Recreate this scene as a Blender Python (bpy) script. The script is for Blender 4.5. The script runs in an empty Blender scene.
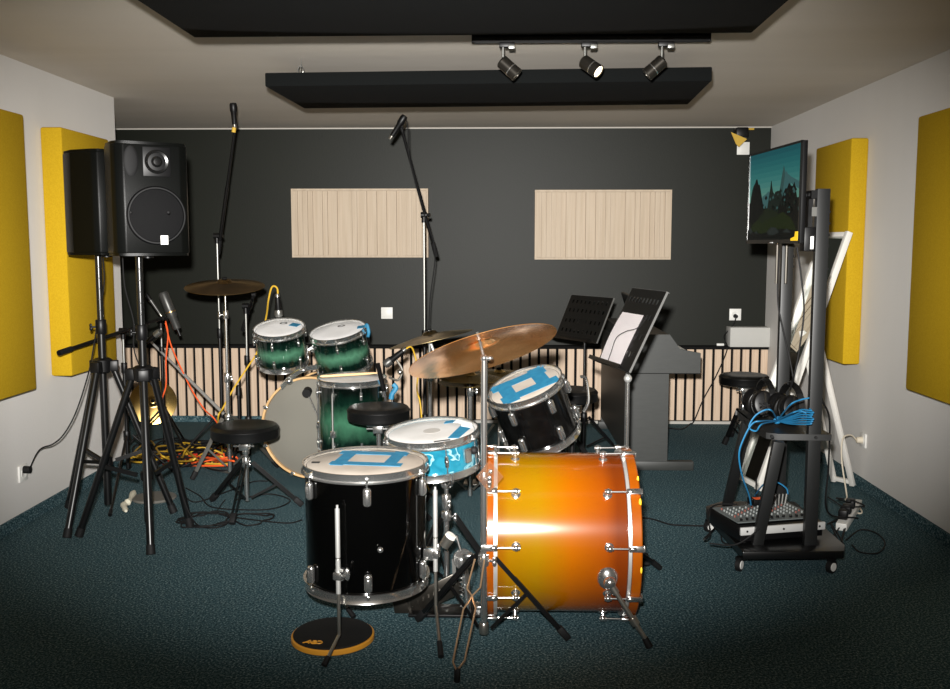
import bpy, bmesh, math, random
from mathutils import Vector as V, Matrix, Quaternion
R = math.radians
C = bpy.context.scene.collection
random.seed(7)
# ------------------------------------------------------------------ camera model (used for measuring the room)
F = 950.0; CX, CY = 475.0, 344.5
CH = 1.455; PS = math.atan(23/950); TH = math.atan(99.5/950)
def ray(px, py):
    x = (px-CX)/F; y = -(py-CY)/F
    s, c = math.sin(TH), math.cos(TH); S, K = math.sin(PS), math.cos(PS)
    a, b, h = x, c+y*s, -s+y*c
    return V((a*K-b*S, a*S+b*K, h))
def P(px, py, Y):                      # point of the room at depth Y
    d = ray(px, py); t = Y/d.y; return V((d.x*t, Y, CH+d.z*t))
def Z(px, py, z=0.0):                  # point of the room at height z
    d = ray(px, py); t = (z-CH)/d.z; return V((d.x*t, d.y*t, z))
# ------------------------------------------------------------------ materials
def lin(c):
    def f(v):
        v /= 255.0
        return v/12.92 if v <= 0.04045 else ((v+0.055)/1.055)**2.4
    return (f(c[0]), f(c[1]), f(c[2]), 1)
MATS = {}
def mat(name, col, rough=0.5, metal=0.0, spec=0.5, coat=0.0, noise=None, bump=None, emit=0.0, trans=0.0, alpha=1.0, aniso=0.0):
    if name in MATS: return MATS[name]
    m = bpy.data.materials.new(name); m.use_nodes = True
    nt = m.node_tree; b = nt.nodes['Principled BSDF']
    b.inputs['Base Color'].default_value = lin(col)
    b.inputs['Roughness'].default_value = rough; b.inputs['Metallic'].default_value = metal
    b.inputs['Specular IOR Level'].default_value = spec; b.inputs['Coat Weight'].default_value = coat
    b.inputs['Coat Roughness'].default_value = 0.05
    b.inputs['Transmission Weight'].default_value = trans; b.inputs['Alpha'].default_value = alpha
    if aniso: b.inputs['Anisotropic'].default_value = aniso
    if emit:
        b.inputs['Emission Color'].default_value = lin(col); b.inputs['Emission Strength'].default_value = emit
    if noise or bump:
        tc = nt.nodes.new('ShaderNodeTexCoord')
    if noise:                           # (second colour, scale, stretch xyz, detail)
        c2, sc, st, det = noise
        mp = nt.nodes.new('ShaderNodeMapping'); mp.inputs['Scale'].default_value = st
        n = nt.nodes.new('ShaderNodeTexNoise'); n.inputs['Scale'].default_value = sc; n.inputs['Detail'].default_value = det
        r = nt.nodes.new('ShaderNodeValToRGB')
        r.color_ramp.elements[0].color = lin(col); r.color_ramp.elements[1].color = lin(c2)
        r.color_ramp.elements[0].position = 0.35; r.color_ramp.elements[1].position = 0.65
        nt.links.new(tc.outputs['Object'], mp.inputs[0]); nt.links.new(mp.outputs[0], n.inputs['Vector'])
        nt.links.new(n.outputs['Fac'], r.inputs[0]); nt.links.new(r.outputs[0], b.inputs['Base Color'])
    if bump:                            # (scale, strength, distance)
        n2 = nt.nodes.new('ShaderNodeTexNoise'); n2.inputs['Scale'].default_value = bump[0]; n2.inputs['Detail'].default_value = 3
        bp = nt.nodes.new('ShaderNodeBump'); bp.inputs['Strength'].default_value = bump[1]; bp.inputs['Distance'].default_value = bump[2]
        nt.links.new(tc.outputs['Object'], n2.inputs['Vector']); nt.links.new(n2.outputs['Fac'], bp.inputs['Height'])
        nt.links.new(bp.outputs[0], b.inputs['Normal'])
    MATS[name] = m; return m
one = (1, 1, 1)
M_wall = mat('white_wall_paint', (222, 219, 215), 0.85, noise=((214, 211, 206), 1.2, (1, 1, .12), 3), bump=(60, .08, .01))
M_ceil = mat('ceiling_paint', (216, 208, 196), 0.9, noise=((208, 200, 187), 1.0, (.3, 2, 1), 3), bump=(8, .06, .02))
M_dark = mat('charcoal_wall_paint', (17, 20, 11), 0.50, spec=.24, noise=((15, 18, 10), 2.0, one, 4), bump=(90, .06, .01))
M_slat = mat('pale_wood_slats', (212, 188, 164), 0.6, noise=((198, 172, 146), 14, (6, 6, .25), 4))
M_diff = mat('birch_panel', (188, 171, 149), 0.6, noise=((178, 160, 137), 9, (5, 5, .2), 4))
M_gap = mat('black_felt', (16, 16, 16), 0.95, spec=.2)
M_yel = mat('mustard_fabric', (184, 150, 30), 0.95, spec=.1, noise=((174, 140, 24), 160, one, 3), bump=(350, .3, .004))
M_cloth = mat('black_fabric', (8, 10, 10), 0.95, spec=.15, bump=(300, .3, .004))
M_blk = mat('black_plastic', (8, 8, 9), 0.42, spec=.28)
M_blkr = mat('black_rubber', (7, 7, 8), 0.7, spec=.35)
M_pow = mat('black_powder_coat', (10, 11, 11), 0.3, spec=.45, noise=((8, 8, 9), 40, one, 2))
M_gry = mat('charcoal_steel', (21, 22, 22), 0.45, spec=.5)
M_spk = mat('speaker_plastic', (7, 8, 7), 0.36, spec=.12, bump=(260, .15, .003))
M_chr = mat('chrome', (230, 230, 228), 0.17, .962)
M_chr2 = mat('worn_chrome', (178, 174, 165), 0.28, .94)
M_steel = mat('dull_steel', (138, 138, 134), 0.36, .85)
M_brass = mat('dark_bronze', (150, 122, 82), 0.34, 1.0, noise=((120, 97, 62), 6, one, 3), aniso=.6)
M_brassb = mat('bright_bronze', (222, 190, 120), 0.26, 1.0, noise=((198, 164, 95), 5, one, 3), aniso=.6)
M_crash = mat('polished_bronze', (228, 176, 120), 0.18, .84, noise=((206, 142, 80), 5, (1, 1, .2), 4), aniso=.5, bump=(6, .2, .02))
M_head = mat('coated_white_head', (240, 239, 238), 0.5, noise=((230, 229, 228), 9, one, 4))
M_used = mat('worn_cream_head', (184, 174, 162), 0.5, noise=((168, 158, 146), 7, one, 4))
M_grey = mat('smoky_grey_head', (112, 110, 102), 0.22, spec=.5, noise=((104, 102, 95), 2, one, 2))
M_tape = mat('blue_tape', (30, 106, 140), 0.6, noise=((38, 118, 152), 30, one, 2))
M_wtape = mat('white_tape', (228, 228, 225), 0.6)
M_blackshell = mat('black_lacquer', (2, 2, 2), 0.07, spec=.4, coat=.1)
M_blackworn = mat('scuffed_black_lacquer', (4, 4, 4), 0.14, spec=.5, coat=.2, noise=((10, 10, 10), 18, one, 6), bump=(18, .05, .004))
M_wood = mat('maple_hoop', (205, 170, 122), 0.4, noise=((190, 152, 104), 20, one, 3), coat=.3)
M_leather = mat('black_vinyl', (8, 8, 8), 0.36, spec=.5, bump=(60, .1, .004))
M_paper = mat('white_paper', (244, 238, 238), 0.7)
M_piano = mat('dark_laminate', (44, 46, 44), 0.5, spec=.45, noise=((40, 42, 40), 12, (1, 6, 6), 4))
M_white = mat('white_plastic', (226, 225, 220), 0.45)
M_wframe = mat('white_painted_wood', (222, 219, 212), 0.5)
M_mirror = mat('mirror_glass', (225, 230, 228), 0.015, 1.0)
M_boxw = mat('pale_grey_plaster', (186, 185, 180), 0.8)
M_orange = mat('orange_cable', (232, 92, 40), 0.5)
M_red = mat('red_cable', (205, 50, 30), 0.5)
M_yelc = mat('yellow_cable', (200, 160, 46), 0.5)
M_blue = mat('light_blue_cable', (32, 106, 148), 0.45)
M_wcab = mat('cream_cable', (214, 204, 184), 0.5)
M_pad = mat('black_pad_rubber', (17, 17, 17), 0.8, spec=.3, noise=((26, 25, 24), 5, one, 4))
M_padrim = mat('amber_rim', (212, 146, 44), 0.45)
M_felt = mat('white_felt', (215, 212, 205), 0.9)
M_stick = mat('hickory_wood', (214, 180, 132), 0.5)
M_ysticker = mat('yellow_sticker', (232, 190, 30), 0.6)
M_mixer = mat('mixer_panel', (98, 104, 104), 0.5)
M_silver = mat('silver_paint', (208, 208, 206), 0.35, .3)
M_acryl = mat('clear_amber_acrylic', (120, 80, 55), 0.15, spec=.4, alpha=.22)
M_knobs = mat('mixer_knob_caps', (128, 132, 130), 0.5)
M_lens = mat('lit_lamp_lens', (255, 232, 196), 0.3, emit=9)
M_lensoff = mat('dark_lamp_lens', (90, 88, 82), 0.15, spec=.8)
M_disc = mat('grey_rubber_disc', (98, 96, 90), 0.7)
M_rag = mat('off_white_rag', (205, 200, 180), 0.9)
M_bwire = mat('wire_leg_brass', (178, 148, 116), 0.3, .75)
M_micgrey = mat('grey_mic_body', (78, 78, 76), 0.4, .6)
M_trim = mat('off_white_trim', (180, 176, 168), 0.7)
M_gunm = mat('gunmetal', (58, 55, 50), 0.3, .8)
M_olive = mat('yellow_cover', (196, 160, 56), 0.7)

def carpet():
    m = bpy.data.materials.new('teal_carpet'); m.use_nodes = True; nt = m.node_tree; b = nt.nodes['Principled BSDF']
    tc = nt.nodes.new('ShaderNodeTexCoord')
    n = nt.nodes.new('ShaderNodeTexNoise'); n.inputs['Scale'].default_value = 115; n.inputs['Detail'].default_value = 4; n.inputs['Roughness'].default_value = .75
    r = nt.nodes.new('ShaderNodeValToRGB'); e = r.color_ramp.elements
    e[0].position = .40; e[0].color = lin((22, 49, 56)); e[1].position = .68; e[1].color = lin((164, 182, 182))
    k = e.new(.52); k.color = lin((58, 91, 100))
    n2 = nt.nodes.new('ShaderNodeTexNoise'); n2.inputs['Scale'].default_value = 1.1; n2.inputs['Detail'].default_value = 3
    mx = nt.nodes.new('ShaderNodeMixRGB'); mx.blend_type = 'MULTIPLY'; mx.inputs[0].default_value = .35
    bp = nt.nodes.new('ShaderNodeBump'); bp.inputs['Strength'].default_value = .35; bp.inputs['Distance'].default_value = .004
    L = nt.links.new
    L(tc.outputs['Object'], n.inputs['Vector']); L(tc.outputs['Object'], n2.inputs['Vector'])
    L(n.outputs['Fac'], r.inputs[0]); L(r.outputs[0], mx.inputs[1]); L(n2.outputs['Fac'], mx.inputs[2])
    L(mx.outputs[0], b.inputs['Base Color']); L(n.outputs['Fac'], bp.inputs['Height']); L(bp.outputs[0], b.inputs['Normal'])
    b.inputs['Roughness'].default_value = .95; b.inputs['Specular IOR Level'].default_value = .15
    return m
M_carpet = carpet()

def burst(name, stops, z0, z1, rough=.1, grain=None):
    """lacquer whose stain runs along the drum (object z)"""
    m = bpy.data.materials.new(name); m.use_nodes = True; nt = m.node_tree; b = nt.nodes['Principled BSDF']; L = nt.links.new
    tc = nt.nodes.new('ShaderNodeTexCoord'); sx = nt.nodes.new('ShaderNodeSeparateXYZ')
    mr = nt.nodes.new('ShaderNodeMapRange'); mr.inputs['From Min'].default_value = z0; mr.inputs['From Max'].default_value = z1
    L(tc.outputs['Object'], sx.inputs[0]); L(sx.outputs['Z'], mr.inputs['Value'])
    n = nt.nodes.new('ShaderNodeTexNoise'); n.inputs['Scale'].default_value = grain[0]; n.inputs['Detail'].default_value = 5
    mp = nt.nodes.new('ShaderNodeMapping'); mp.inputs['Scale'].default_value = grain[2]
    L(tc.outputs['Object'], mp.inputs[0]); L(mp.outputs[0], n.inputs['Vector'])
    ad = nt.nodes.new('ShaderNodeMath'); ad.operation = 'MULTIPLY_ADD'
    L(n.outputs['Fac'], ad.inputs[0]); ad.inputs[1].default_value = grain[1]; L(mr.outputs[0], ad.inputs[2])
    r = nt.nodes.new('ShaderNodeValToRGB'); e = r.color_ramp.elements
    e[0].position, e[0].color = stops[0][0], lin(stops[0][1]); e[1].position, e[1].color = stops[-1][0], lin(stops[-1][1])
    for p, c in stops[1:-1]:
        k = e.new(p); k.color = lin(c)
    L(ad.outputs[0], r.inputs[0]); L(r.outputs[0], b.inputs['Base Color'])
    b.inputs['Roughness'].default_value = rough; b.inputs['Coat Weight'].default_value = .5; b.inputs['Coat Roughness'].default_value = .04
    return m
def pearl():
    m = bpy.data.materials.new('turquoise_pearl_wrap'); m.use_nodes = True; nt = m.node_tree; b = nt.nodes['Principled BSDF']; L = nt.links.new
    tc = nt.nodes.new('ShaderNodeTexCoord')
    v = nt.nodes.new('ShaderNodeTexNoise'); v.inputs['Scale'].default_value = 9; v.inputs['Detail'].default_value = 2; v.inputs['Distortion'].default_value = 1.2
    s = nt.nodes.new('ShaderNodeMath'); s.operation = 'SUBTRACT'; s.inputs[1].default_value = .5
    a = nt.nodes.new('ShaderNodeMath'); a.operation = 'ABSOLUTE'
    r = nt.nodes.new('ShaderNodeValToRGB'); e = r.color_ramp.elements
    e[0].position = .004; e[0].color = lin((124, 164, 170)); e[1].position = .022; e[1].color = lin((18, 88, 108))
    k = e.new(.12); k.color = lin((30, 104, 124))
    L(tc.outputs['Object'], v.inputs['Vector']); L(v.outputs['Fac'], s.inputs[0]); L(s.outputs[0], a.inputs[0]); L(a.outputs[0], r.inputs[0]); L(r.outputs[0], b.inputs['Base Color'])
    b.inputs['Roughness'].default_value = .12; b.inputs['Coat Weight'].default_value = .5
    return m
M_pearl = pearl()
M_green12 = None

# ------------------------------------------------------------------ mesh helpers
def NB(): return bmesh.new()
def frame(z, spin=0.0):                # rotation whose local z is the given direction
    z = V(z).normalized()
    q = z.to_track_quat('Z', 'Y')
    return (q.to_matrix() @ Matrix.Rotation(spin, 3, 'Z')).to_4x4()
def lathe(bm, prof, seg=32, M=None, mi=0):
    M = M or Matrix.Identity(4); rings = []
    for r, z in prof:
        if r <= 1e-6: rings.append([bm.verts.new(M @ V((0, 0, z)))])
        else: rings.append([bm.verts.new(M @ V((r*math.cos(2*math.pi*i/seg), r*math.sin(2*math.pi*i/seg), z))) for i in range(seg)])
    for a, b in zip(rings[:-1], rings[1:]):
        for i in range(seg):
            j = (i+1) % seg
            if len(a) == 1 and len(b) == 1: continue
            if len(a) == 1: f = bm.faces.new((a[0], b[i], b[j]))
            elif len(b) == 1: f = bm.faces.new((a[i], b[0], a[j]))
            else: f = bm.faces.new((a[i], b[i], b[j], a[j]))
            f.material_index = mi
    return bm
def cyl(bm, p0, p1, r0, r1=None, seg=14, mi=0):
    p0, p1 = V(p0), V(p1); r1 = r0 if r1 is None else r1
    M = Matrix.Translation(p0) @ frame(p1-p0); L = (p1-p0).length
    return lathe(bm, [(0, 0), (r0, 0), (r1, L), (0, L)], seg, M, mi)
def ball(bm, c, r, sc=(1, 1, 1), M=None, seg=16, mi=0):
    n = 8; prof = [(r*math.sin(math.pi*i/n), -r*math.cos(math.pi*i/n)) for i in range(n+1)]
    prof[0] = (0, -r); prof[-1] = (0, r)
    X = Matrix.Translation(V(c)) @ (M or Matrix.Identity(4)) @ Matrix.Diagonal((*sc, 1))
    return lathe(bm, prof, seg, X, mi)
def box(bm, c, s, M=None, bev=0.0, mi=0, seg=2):
    X = (M or Matrix.Identity(4)) @ Matrix.Translation(V(c)) @ Matrix.Diagonal((*s, 1))
    g = bmesh.ops.create_cube(bm, size=1.0, matrix=X)
    fs = set(f for v in g['verts'] for f in v.link_faces)
    for f in fs: f.material_index = mi
    if bev:
        es = list(set(e for v in g['verts'] for e in v.link_edges))
        bmesh.ops.bevel(bm, geom=es, offset=bev, segments=seg, affect='EDGES', profile=.5)
    return bm
def b2(bm, lo, hi, bev=0.0, mi=0):
    lo, hi = V(lo), V(hi); return box(bm, (lo+hi)/2, hi-lo, None, bev, mi)
def bar(bm, p0, p1, w, t, up=(0, 0, 1), bev=0.0, mi=0):          # rectangular bar from p0 to p1
    p0, p1 = V(p0), V(p1); z = (p1-p0).normalized(); x = V(up).cross(z)
    if x.length < 1e-4: x = V((1, 0, 0)).cross(z)
    x.normalize(); y = z.cross(x)
    M = Matrix((x, y, z)).transposed().to_4x4(); M.translation = (p0+p1)/2
    return box(bm, (0, 0, 0), (w, t, (p1-p0).length), M, bev, mi)
def spl(pts, n=8):
    pts = [V(p) for p in pts]; out = []
    Q = [pts[0]*2-pts[1]]+pts+[pts[-1]*2-pts[-2]]
    for i in range(1, len(Q)-2):
        a, b, c, d = Q[i-1:i+3]
        for k in range(n):
            t = k/n
            out.append(.5*((2*b)+(c-a)*t+(2*a-5*b+4*c-d)*t*t+(3*b-a-3*c+d)*t**3))
    out.append(pts[-1]); return out
def tube(bm, pts, r, seg=8, mi=0, closed=False):
    pts = [V(p) for p in pts]; n = len(pts); rings = []
    t = (pts[1]-pts[0]).normalized(); u = t.orthogonal().normalized()
    for i, p in enumerate(pts):
        if closed: tn = (pts[(i+1) % n]-pts[i-1])
        else: tn = pts[min(i+1, n-1)]-pts[max(i-1, 0)]
        if tn.length < 1e-7: tn = t
        tn.normalize(); u = (u-tn*u.dot(tn))
        if u.length < 1e-5: u = tn.orthogonal()
        u.normalize(); w = tn.cross(u); rr = r[i] if isinstance(r, (list, tuple)) else r
        rings.append([bm.verts.new(p+u*rr*math.cos(2*math.pi*k/seg)+w*rr*math.sin(2*math.pi*k/seg)) for k in range(seg)]); t = tn
    m = n if closed else n-1
    for i in range(m):
        a, b = rings[i], rings[(i+1) % n]
        for k in range(seg):
            f = bm.faces.new((a[k], a[(k+1) % seg], b[(k+1) % seg], b[k])); f.material_index = mi
    if not closed:
        bm.faces.new(rings[0]).material_index = mi; bm.faces.new(rings[-1]).material_index = mi
    return bm
def prism(bm, poly, e, M=None, mi=0, bev=0.0):  # polygon of 3-D points extruded by vector e
    M = M or Matrix.Identity(4)
    a = [bm.verts.new(M @ V(p)) for p in poly]; b = [bm.verts.new(M @ (V(p)+V(e))) for p in poly]
    fs = [bm.faces.new(a), bm.faces.new(b[::-1])]
    for i in range(len(poly)):
        j = (i+1) % len(poly); fs.append(bm.faces.new((a[i], b[i], b[j], a[j])))
    for f in fs: f.material_index = mi
    if bev:
        es = list(set(x for f in fs for x in f.edges)); bmesh.ops.bevel(bm, geom=es, offset=bev, segments=2, affect='EDGES', profile=.5)
    return bm
MW = {}
def mesh(name, bm, m, ang=35):
    bmesh.ops.recalc_face_normals(bm, faces=bm.faces)
    me = bpy.data.meshes.new(name); bm.to_mesh(me); bm.free()
    for x in (m if isinstance(m, list) else [m]): me.materials.append(x)
    me.shade_smooth(); me.set_sharp_from_angle(angle=R(ang)); return me
def obj(name, bm, m, parent=None, local=False, label=None, ang=35):
    """a mesh object; under a parent its shape is given in room coordinates unless local"""
    if parent is not None and not local: bm.transform(MW[parent.name].inverted())
    o = bpy.data.objects.new(name, mesh(name, bm, m, ang)); C.objects.link(o)
    if parent is not None:
        o.parent = parent; MW[o.name] = MW[parent.name]
    else: MW[o.name] = Matrix.Identity(4)
    if label: o['label'] = label
    return o
def inst(name, me, parent, M):          # a repeat of a part sharing its mesh, placed in the parent's frame
    o = bpy.data.objects.new(name, me); C.objects.link(o); o.parent = parent; o.matrix_local = M
    MW[o.name] = MW[parent.name] @ M; return o
def tag(o, label, cat, group=None):
    o['label'] = label; o['category'] = cat
    if group: o['group'] = group
    return o
def thing(name, label, cat, loc=(0, 0, 0), M=None, group=None):
    o = bpy.data.objects.new(name, None); o.empty_display_size = .05; C.objects.link(o)
    X = Matrix.Translation(V(loc)) @ (M or Matrix.Identity(4)); o.matrix_world = X; MW[o.name] = X
    return tag(o, label, cat, group)
def recentre(o):                        # single-mesh thing: move its origin to its own base
    me = o.data; xs = [v.co for v in me.vertices]
    c = V((sum(v.x for v in xs)/len(xs), sum(v.y for v in xs)/len(xs), min(v.z for v in xs)))
    me.transform(Matrix.Translation(-c)); o.location = c; MW[o.name] = Matrix.Translation(c); return o
def single(name, bm, m, label, cat, group=None, ang=35):
    return recentre(tag(obj(name, bm, m, ang=ang), label, cat, group))
def struct(name, bm, m, ang=35):
    o = obj(name, bm, m, ang=ang); o['kind'] = 'structure'; return o

# ------------------------------------------------------------------ the room
XL, XR, YB, H = -2.48, 2.19, 7.82, 2.40
Y0 = -0.6
struct('floor', b2(NB(), (-3.6, Y0, -.06), (XR+.2, YB+.1, 0)), M_carpet)
struct('ceiling', b2(NB(), (-3.6, Y0, H), (XR+.2, YB+.1, H+.06)), M_ceil)
struct('wall_back', b2(NB(), (-3.6, YB, 0), (XR+.2, YB+.1, H)), M_dark)
struct('wall_right', b2(NB(), (XR, Y0, 0), (XR+.2, YB, H)), M_wall)
bm = NB(); b2(bm, (XL-.22, Y0, 0), (XL, 6.2, H)); struct('wall_left', bm, M_wall)
struct('wall_alcove', b2(NB(), (-3.6, 6.2, 0), (-3.4, YB, H)), M_wall)
bm = NB(); b2(bm, (XL, Y0, 0), (XL+.012, 6.2, .065)); struct('baseboard_left', bm, M_carpet)
struct('baseboard_right', b2(NB(), (XR-.012, Y0, 0), (XR, YB-.14, .065)), M_carpet)
# slatted wainscot with ledge
YW = 7.70
bm = NB(); b2(bm, (-3.4, YW+.018, .02), (XR, YB, .615), mi=1)
x = -3.38; zt = .612
while x < XR-.05:
    b2(bm, (x, YW, .03), (x+.053, YW+.02, zt), mi=0); x += .0745
struct('trim_1', bm, [M_slat, M_gap])
struct('trim_2', b2(NB(), (-3.4, YW-.012, .615), (XR, YB, .635), bev=.003), M_gap)
struct('trim_3', b2(NB(), (-3.6, YB-.006, 2.390), (XR, YB, H)), M_trim)
struct('trim_4', b2(NB(), (1.87, 7.66, .637), (XR-.001, YB-.009, .795), bev=.004), M_boxw)
struct('trim_5', b2(NB(), (-1.0, YW-.006, 0), (XR-.012, YW+.018, .022)), M_trim)
struct('baseboard_back', b2(NB(), (-3.4, YW-.01, 0), (-1.02, YW+.018, .05)), M_carpet)

# ------------------------------------------------------------------ acoustic treatment
def acoustic(lo, hi, label):
    o = single('acoustic_panel', b2(NB(), lo, hi, bev=.012), M_yel, label, 'acoustic panel'); return o
acoustic((XL, 4.16, .72), (-2.36, 4.765, 2.10), 'mustard acoustic panel on left wall, cut off by the left edge of the photo')
acoustic((XL, 5.17, .73), (-2.36, 5.80, 2.09), 'thick mustard acoustic panel on left wall behind the two loudspeakers')
acoustic((2.085, 5.76, .735), (XR, 6.39, 2.085), 'thick mustard acoustic panel on right wall behind the screen trolley')
acoustic((2.085, 4.24, .72), (XR, 4.87, 2.09), 'mustard acoustic panel on right wall, cut off by the right edge of the photo')
def baffle(lo, hi, hooks, label, rot):
    t = thing('ceiling_baffle', label, 'ceiling baffle', ((lo[0]+hi[0])/2, (lo[1]+hi[1])/2, lo[2]))
    obj('panel', b2(NB(), lo, hi, bev=.006), M_cloth, t)
    for hx, hy in hooks:
        w = obj('hanger_wire', cyl(NB(), (hx, hy, hi[2]-.004), (hx+.01, hy, H), .0022, seg=6), M_steel, t)
        b = NB(); tube(b, [V((hx+.014*math.cos(a)+.004, hy, hi[2]+.026+.02*math.sin(a))) for a in [i*2*math.pi/14 for i in range(14)]], .0028, 6, closed=True)
        obj('hook', b, M_steel, w)
    t.rotation_euler.z = R(rot)
baffle((-1.18, 2.93, 2.25), (.95, 3.725, 2.305), [(-.9, 3.1), (.7, 3.1), (-.9, 3.6), (.7, 3.6)], 'black fabric ceiling baffle nearest the camera, cut off by the top of the photo', -.8)
baffle((-1.16, 4.82, 2.25), (1.06, 5.60, 2.318), [(-1.0, 4.9), (-1.0, 5.48), (.93, 5.5)], 'black fabric ceiling baffle hanging beyond the track spotlights', -2.8)
def diffuser(x0, x1, z0, z1, mirror, label):
    t = thing('diffuser_panel', label, 'diffuser panel', ((x0+x1)/2, YB, z0)); W = x1-x0; hh = z1-z0
    b = NB(); fr = .014
    b2(b, (x0, YB-.05, z0), (x1, YB, z1), bev=.002)
    obj('backboard', b, M_diff, t)
    b = NB(); d = [3, 2, 2, 1, 0, 2, 1, 0, 1.5, 0, 1.2, 2, 2, 1.4, 2.2, .6, 2, 0, 2, .5, 2, 0, 1, 2, 2.4, 2.4, 2.6]
    if mirror: d = d[::-1]
    n = len(d); w = (W-2*fr)/n
    for i, k in enumerate(d):
        b2(b, (x0+fr+i*w, YB-.062-.009*k, z0+.018), (x0+fr+(i+1)*w-.0012, YB-.048, z1-.018))
    b2(b, (x0, YB-.078, z0), (x0+fr, YB-.048, z1)); b2(b, (x1-fr, YB-.078, z0), (x1, YB-.048, z1))
    b2(b, (x0+fr, YB-.0775, z0), (x1-fr, YB-.048, z0+.016)); b2(b, (x0+fr, YB-.0775, z1-.016), (x1-fr, YB-.048, z1))
    obj('well_strips', b, M_diff, t)
def zz(py, Y): return P(475, py, Y).z
diffuser(P(291, 188, 7.75).x, P(428, 188, 7.75).x, zz(257.5, 7.75), zz(188.5, 7.75), False, 'pale wood diffuser panel on dark wall behind the boom stand, left of the pair')
diffuser(P(535, 188, 7.75).x, P(672, 188, 7.75).x, zz(259.5, 7.75), zz(190, 7.75), True, 'pale wood diffuser panel on dark wall above the music stands, right of the pair')

# ------------------------------------------------------------------ track lights
TY = 4.42; TZ = 2.366
x0, x1 = P(473, 42, TY).x, P(709, 38, TY).x
t = thing('light_track', 'black ceiling rail that carries the three spotlights', 'light track', ((x0+x1)/2, TY, TZ))
b = NB(); b2(b, (x0, TY-.018, TZ), (x1, TY-.006, H)); b2(b, (x0, TY+.006, TZ), (x1, TY+.018, H)); b2(b, (x0, TY-.018, H-.012), (x1, TY+.018, H))
obj('rail', b, M_blk, t)
for xx in (x0, x1): obj('end_cap', b2(NB(), (xx-.006, TY-.0185, TZ-.001), (xx+.006, TY+.0185, H)), M_blkr, t)
def spot(px, d, lit, label):
    p = P(px, 46, TY); p.z = TZ; d = V(d).normalized()
    t = thing('track_spotlight', label, 'spotlight', (p.x, TY, TZ))
    obj('adapter', b2(NB(), (p.x-.035, TY-.016, TZ-.022), (p.x+.035, TY+.016, TZ), bev=.003), M_blk, t)
    obj('adapter_latch', b2(NB(), (p.x+.006, TY-.019, TZ-.03), (p.x+.036, TY+.019, TZ-.012), bev=.002), M_steel, t)
    xs = p.x-.018
    obj('stem', cyl(NB(), (xs, TY, TZ-.085), (xs, TY, TZ-.018), .006), M_steel, t)
    obj('pivot', cyl(NB(), (xs-.010, TY, TZ-.086), (xs+.014, TY, TZ-.086), .011), M_blk, t)
    a = V((xs, TY, TZ-.088))-d*.012; e = a+d*.098
    M = Matrix.Translation(a) @ frame(d); L = .098
    b = NB(); lathe(b, [(0, 0), (.025, 0), (.031, .006), (.031, .056), (.029, .057), (.029, .062), (.031, .063), (.032, L), (.027, L), (.026, L-.012), (0, L-.012)], 28, M)
    h = obj('housing', b, M_gunm, t)
    b = NB(); lathe(b, [(.0285, .0565), (.0315, .0575), (.0315, .0615), (.0285, .0625)], 28, M); obj('ring', b, M_chr, h)
    b = NB(); lathe(b, [(0, L-.010), (.0255, L-.010), (.0255, L-.004), (.012, L-.001), (0, L)], 24, M); obj('lens', b, M_lens if lit else M_lensoff, h)
    return e, d
spot(507, (.74, -.10, -.66), False, 'black track spotlight aimed down right, unlit, leftmost of three')
le, ld = spot(589, (.72, -.46, -.60), True, 'bronze track spotlight with glowing lens, middle of three')
spot(666, (-.74, .06, -.64), False, 'black track spotlight aimed down left, rightmost of three')

# ------------------------------------------------------------------ wall fittings
def plate(c, n, label, name='power_outlet', cat='power outlet', w=.083, socket=True):
    c, n = V(c), V(n); M = Matrix.Translation(c) @ frame(n)
    t = thing(name, label, cat, c)
    b = NB(); box(b, (0, 0, .005), (w, w, .01), M, .002); obj('cover_plate', b, M_white, t)
    if socket:
        b = NB(); lathe(b, [(.027, .009), (.027, .0125), (.022, .0125), (.019, .011), (0, .011)], 24, M); obj('socket', b, M_white, t)
    else:
        b = NB(); box(b, (0, 0, .0115), (w*.72, w*.72, .006), M, .0015); obj('rocker', b, M_white, t)
    return t
c = P(387, 313, YB); plate((c.x, YB, c.z), (0, -1, 0), 'white square wall plate on dark wall below the left diffuser', 'wall_switch', 'wall switch', .095, False)
c = P(735, 314.5, YB); plate((c.x, YB, c.z), (0, -1, 0), 'white power outlet on dark wall with thin black cord plugged in', w=.095)
OUTB = V((c.x, YB, c.z))
d = ray(22, 473); s = XL/d.x; OL = V((XL, d.y*s, CH+d.z*s)); plate(OL, (1, 0, 0), 'white power outlet low on left wall with black plug', w=.085)
d = ray(864, 440); s = XR/d.x; OR = V((XR, d.y*s, CH+d.z*s)); plate(OR, (-1, 0, 0), 'white power outlet on right wall with cream plug', w=.085)
c = P(743, 148.5, YB)
plate((c.x, YB, c.z), (0, -1, 0), 'white square box plate near ceiling in back right corner', 'junction_box', 'wall plate', .10, False)
c = P(741, 133, 7.72)
t = thing('corner_lamp', 'small black lamp head with yellow flap high in back right corner', 'wall lamp', (c.x, YB, c.z-.06))
b = NB(); box(b, c, (.10, .11, .08), bev=.012); obj('housing', b, M_blk, t)
b = NB(); cyl(b, (c.x+.01, YB, c.z+.01), (c.x, 7.76, c.z), .012); obj('bracket', b, M_blk, t)
q = P(740, 141, 7.66); b = NB(); prism(b, [P(731, 132, 7.67), P(747, 139, 7.64), P(739, 147, 7.64), P(736, 144, 7.66)], (0, .006, .0)); obj('flap', b, M_olive, t)
b = NB(); cyl(b, P(748, 129, 7.70), P(754, 129, 7.70), .008); obj('knob', b, M_olive, t)

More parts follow.
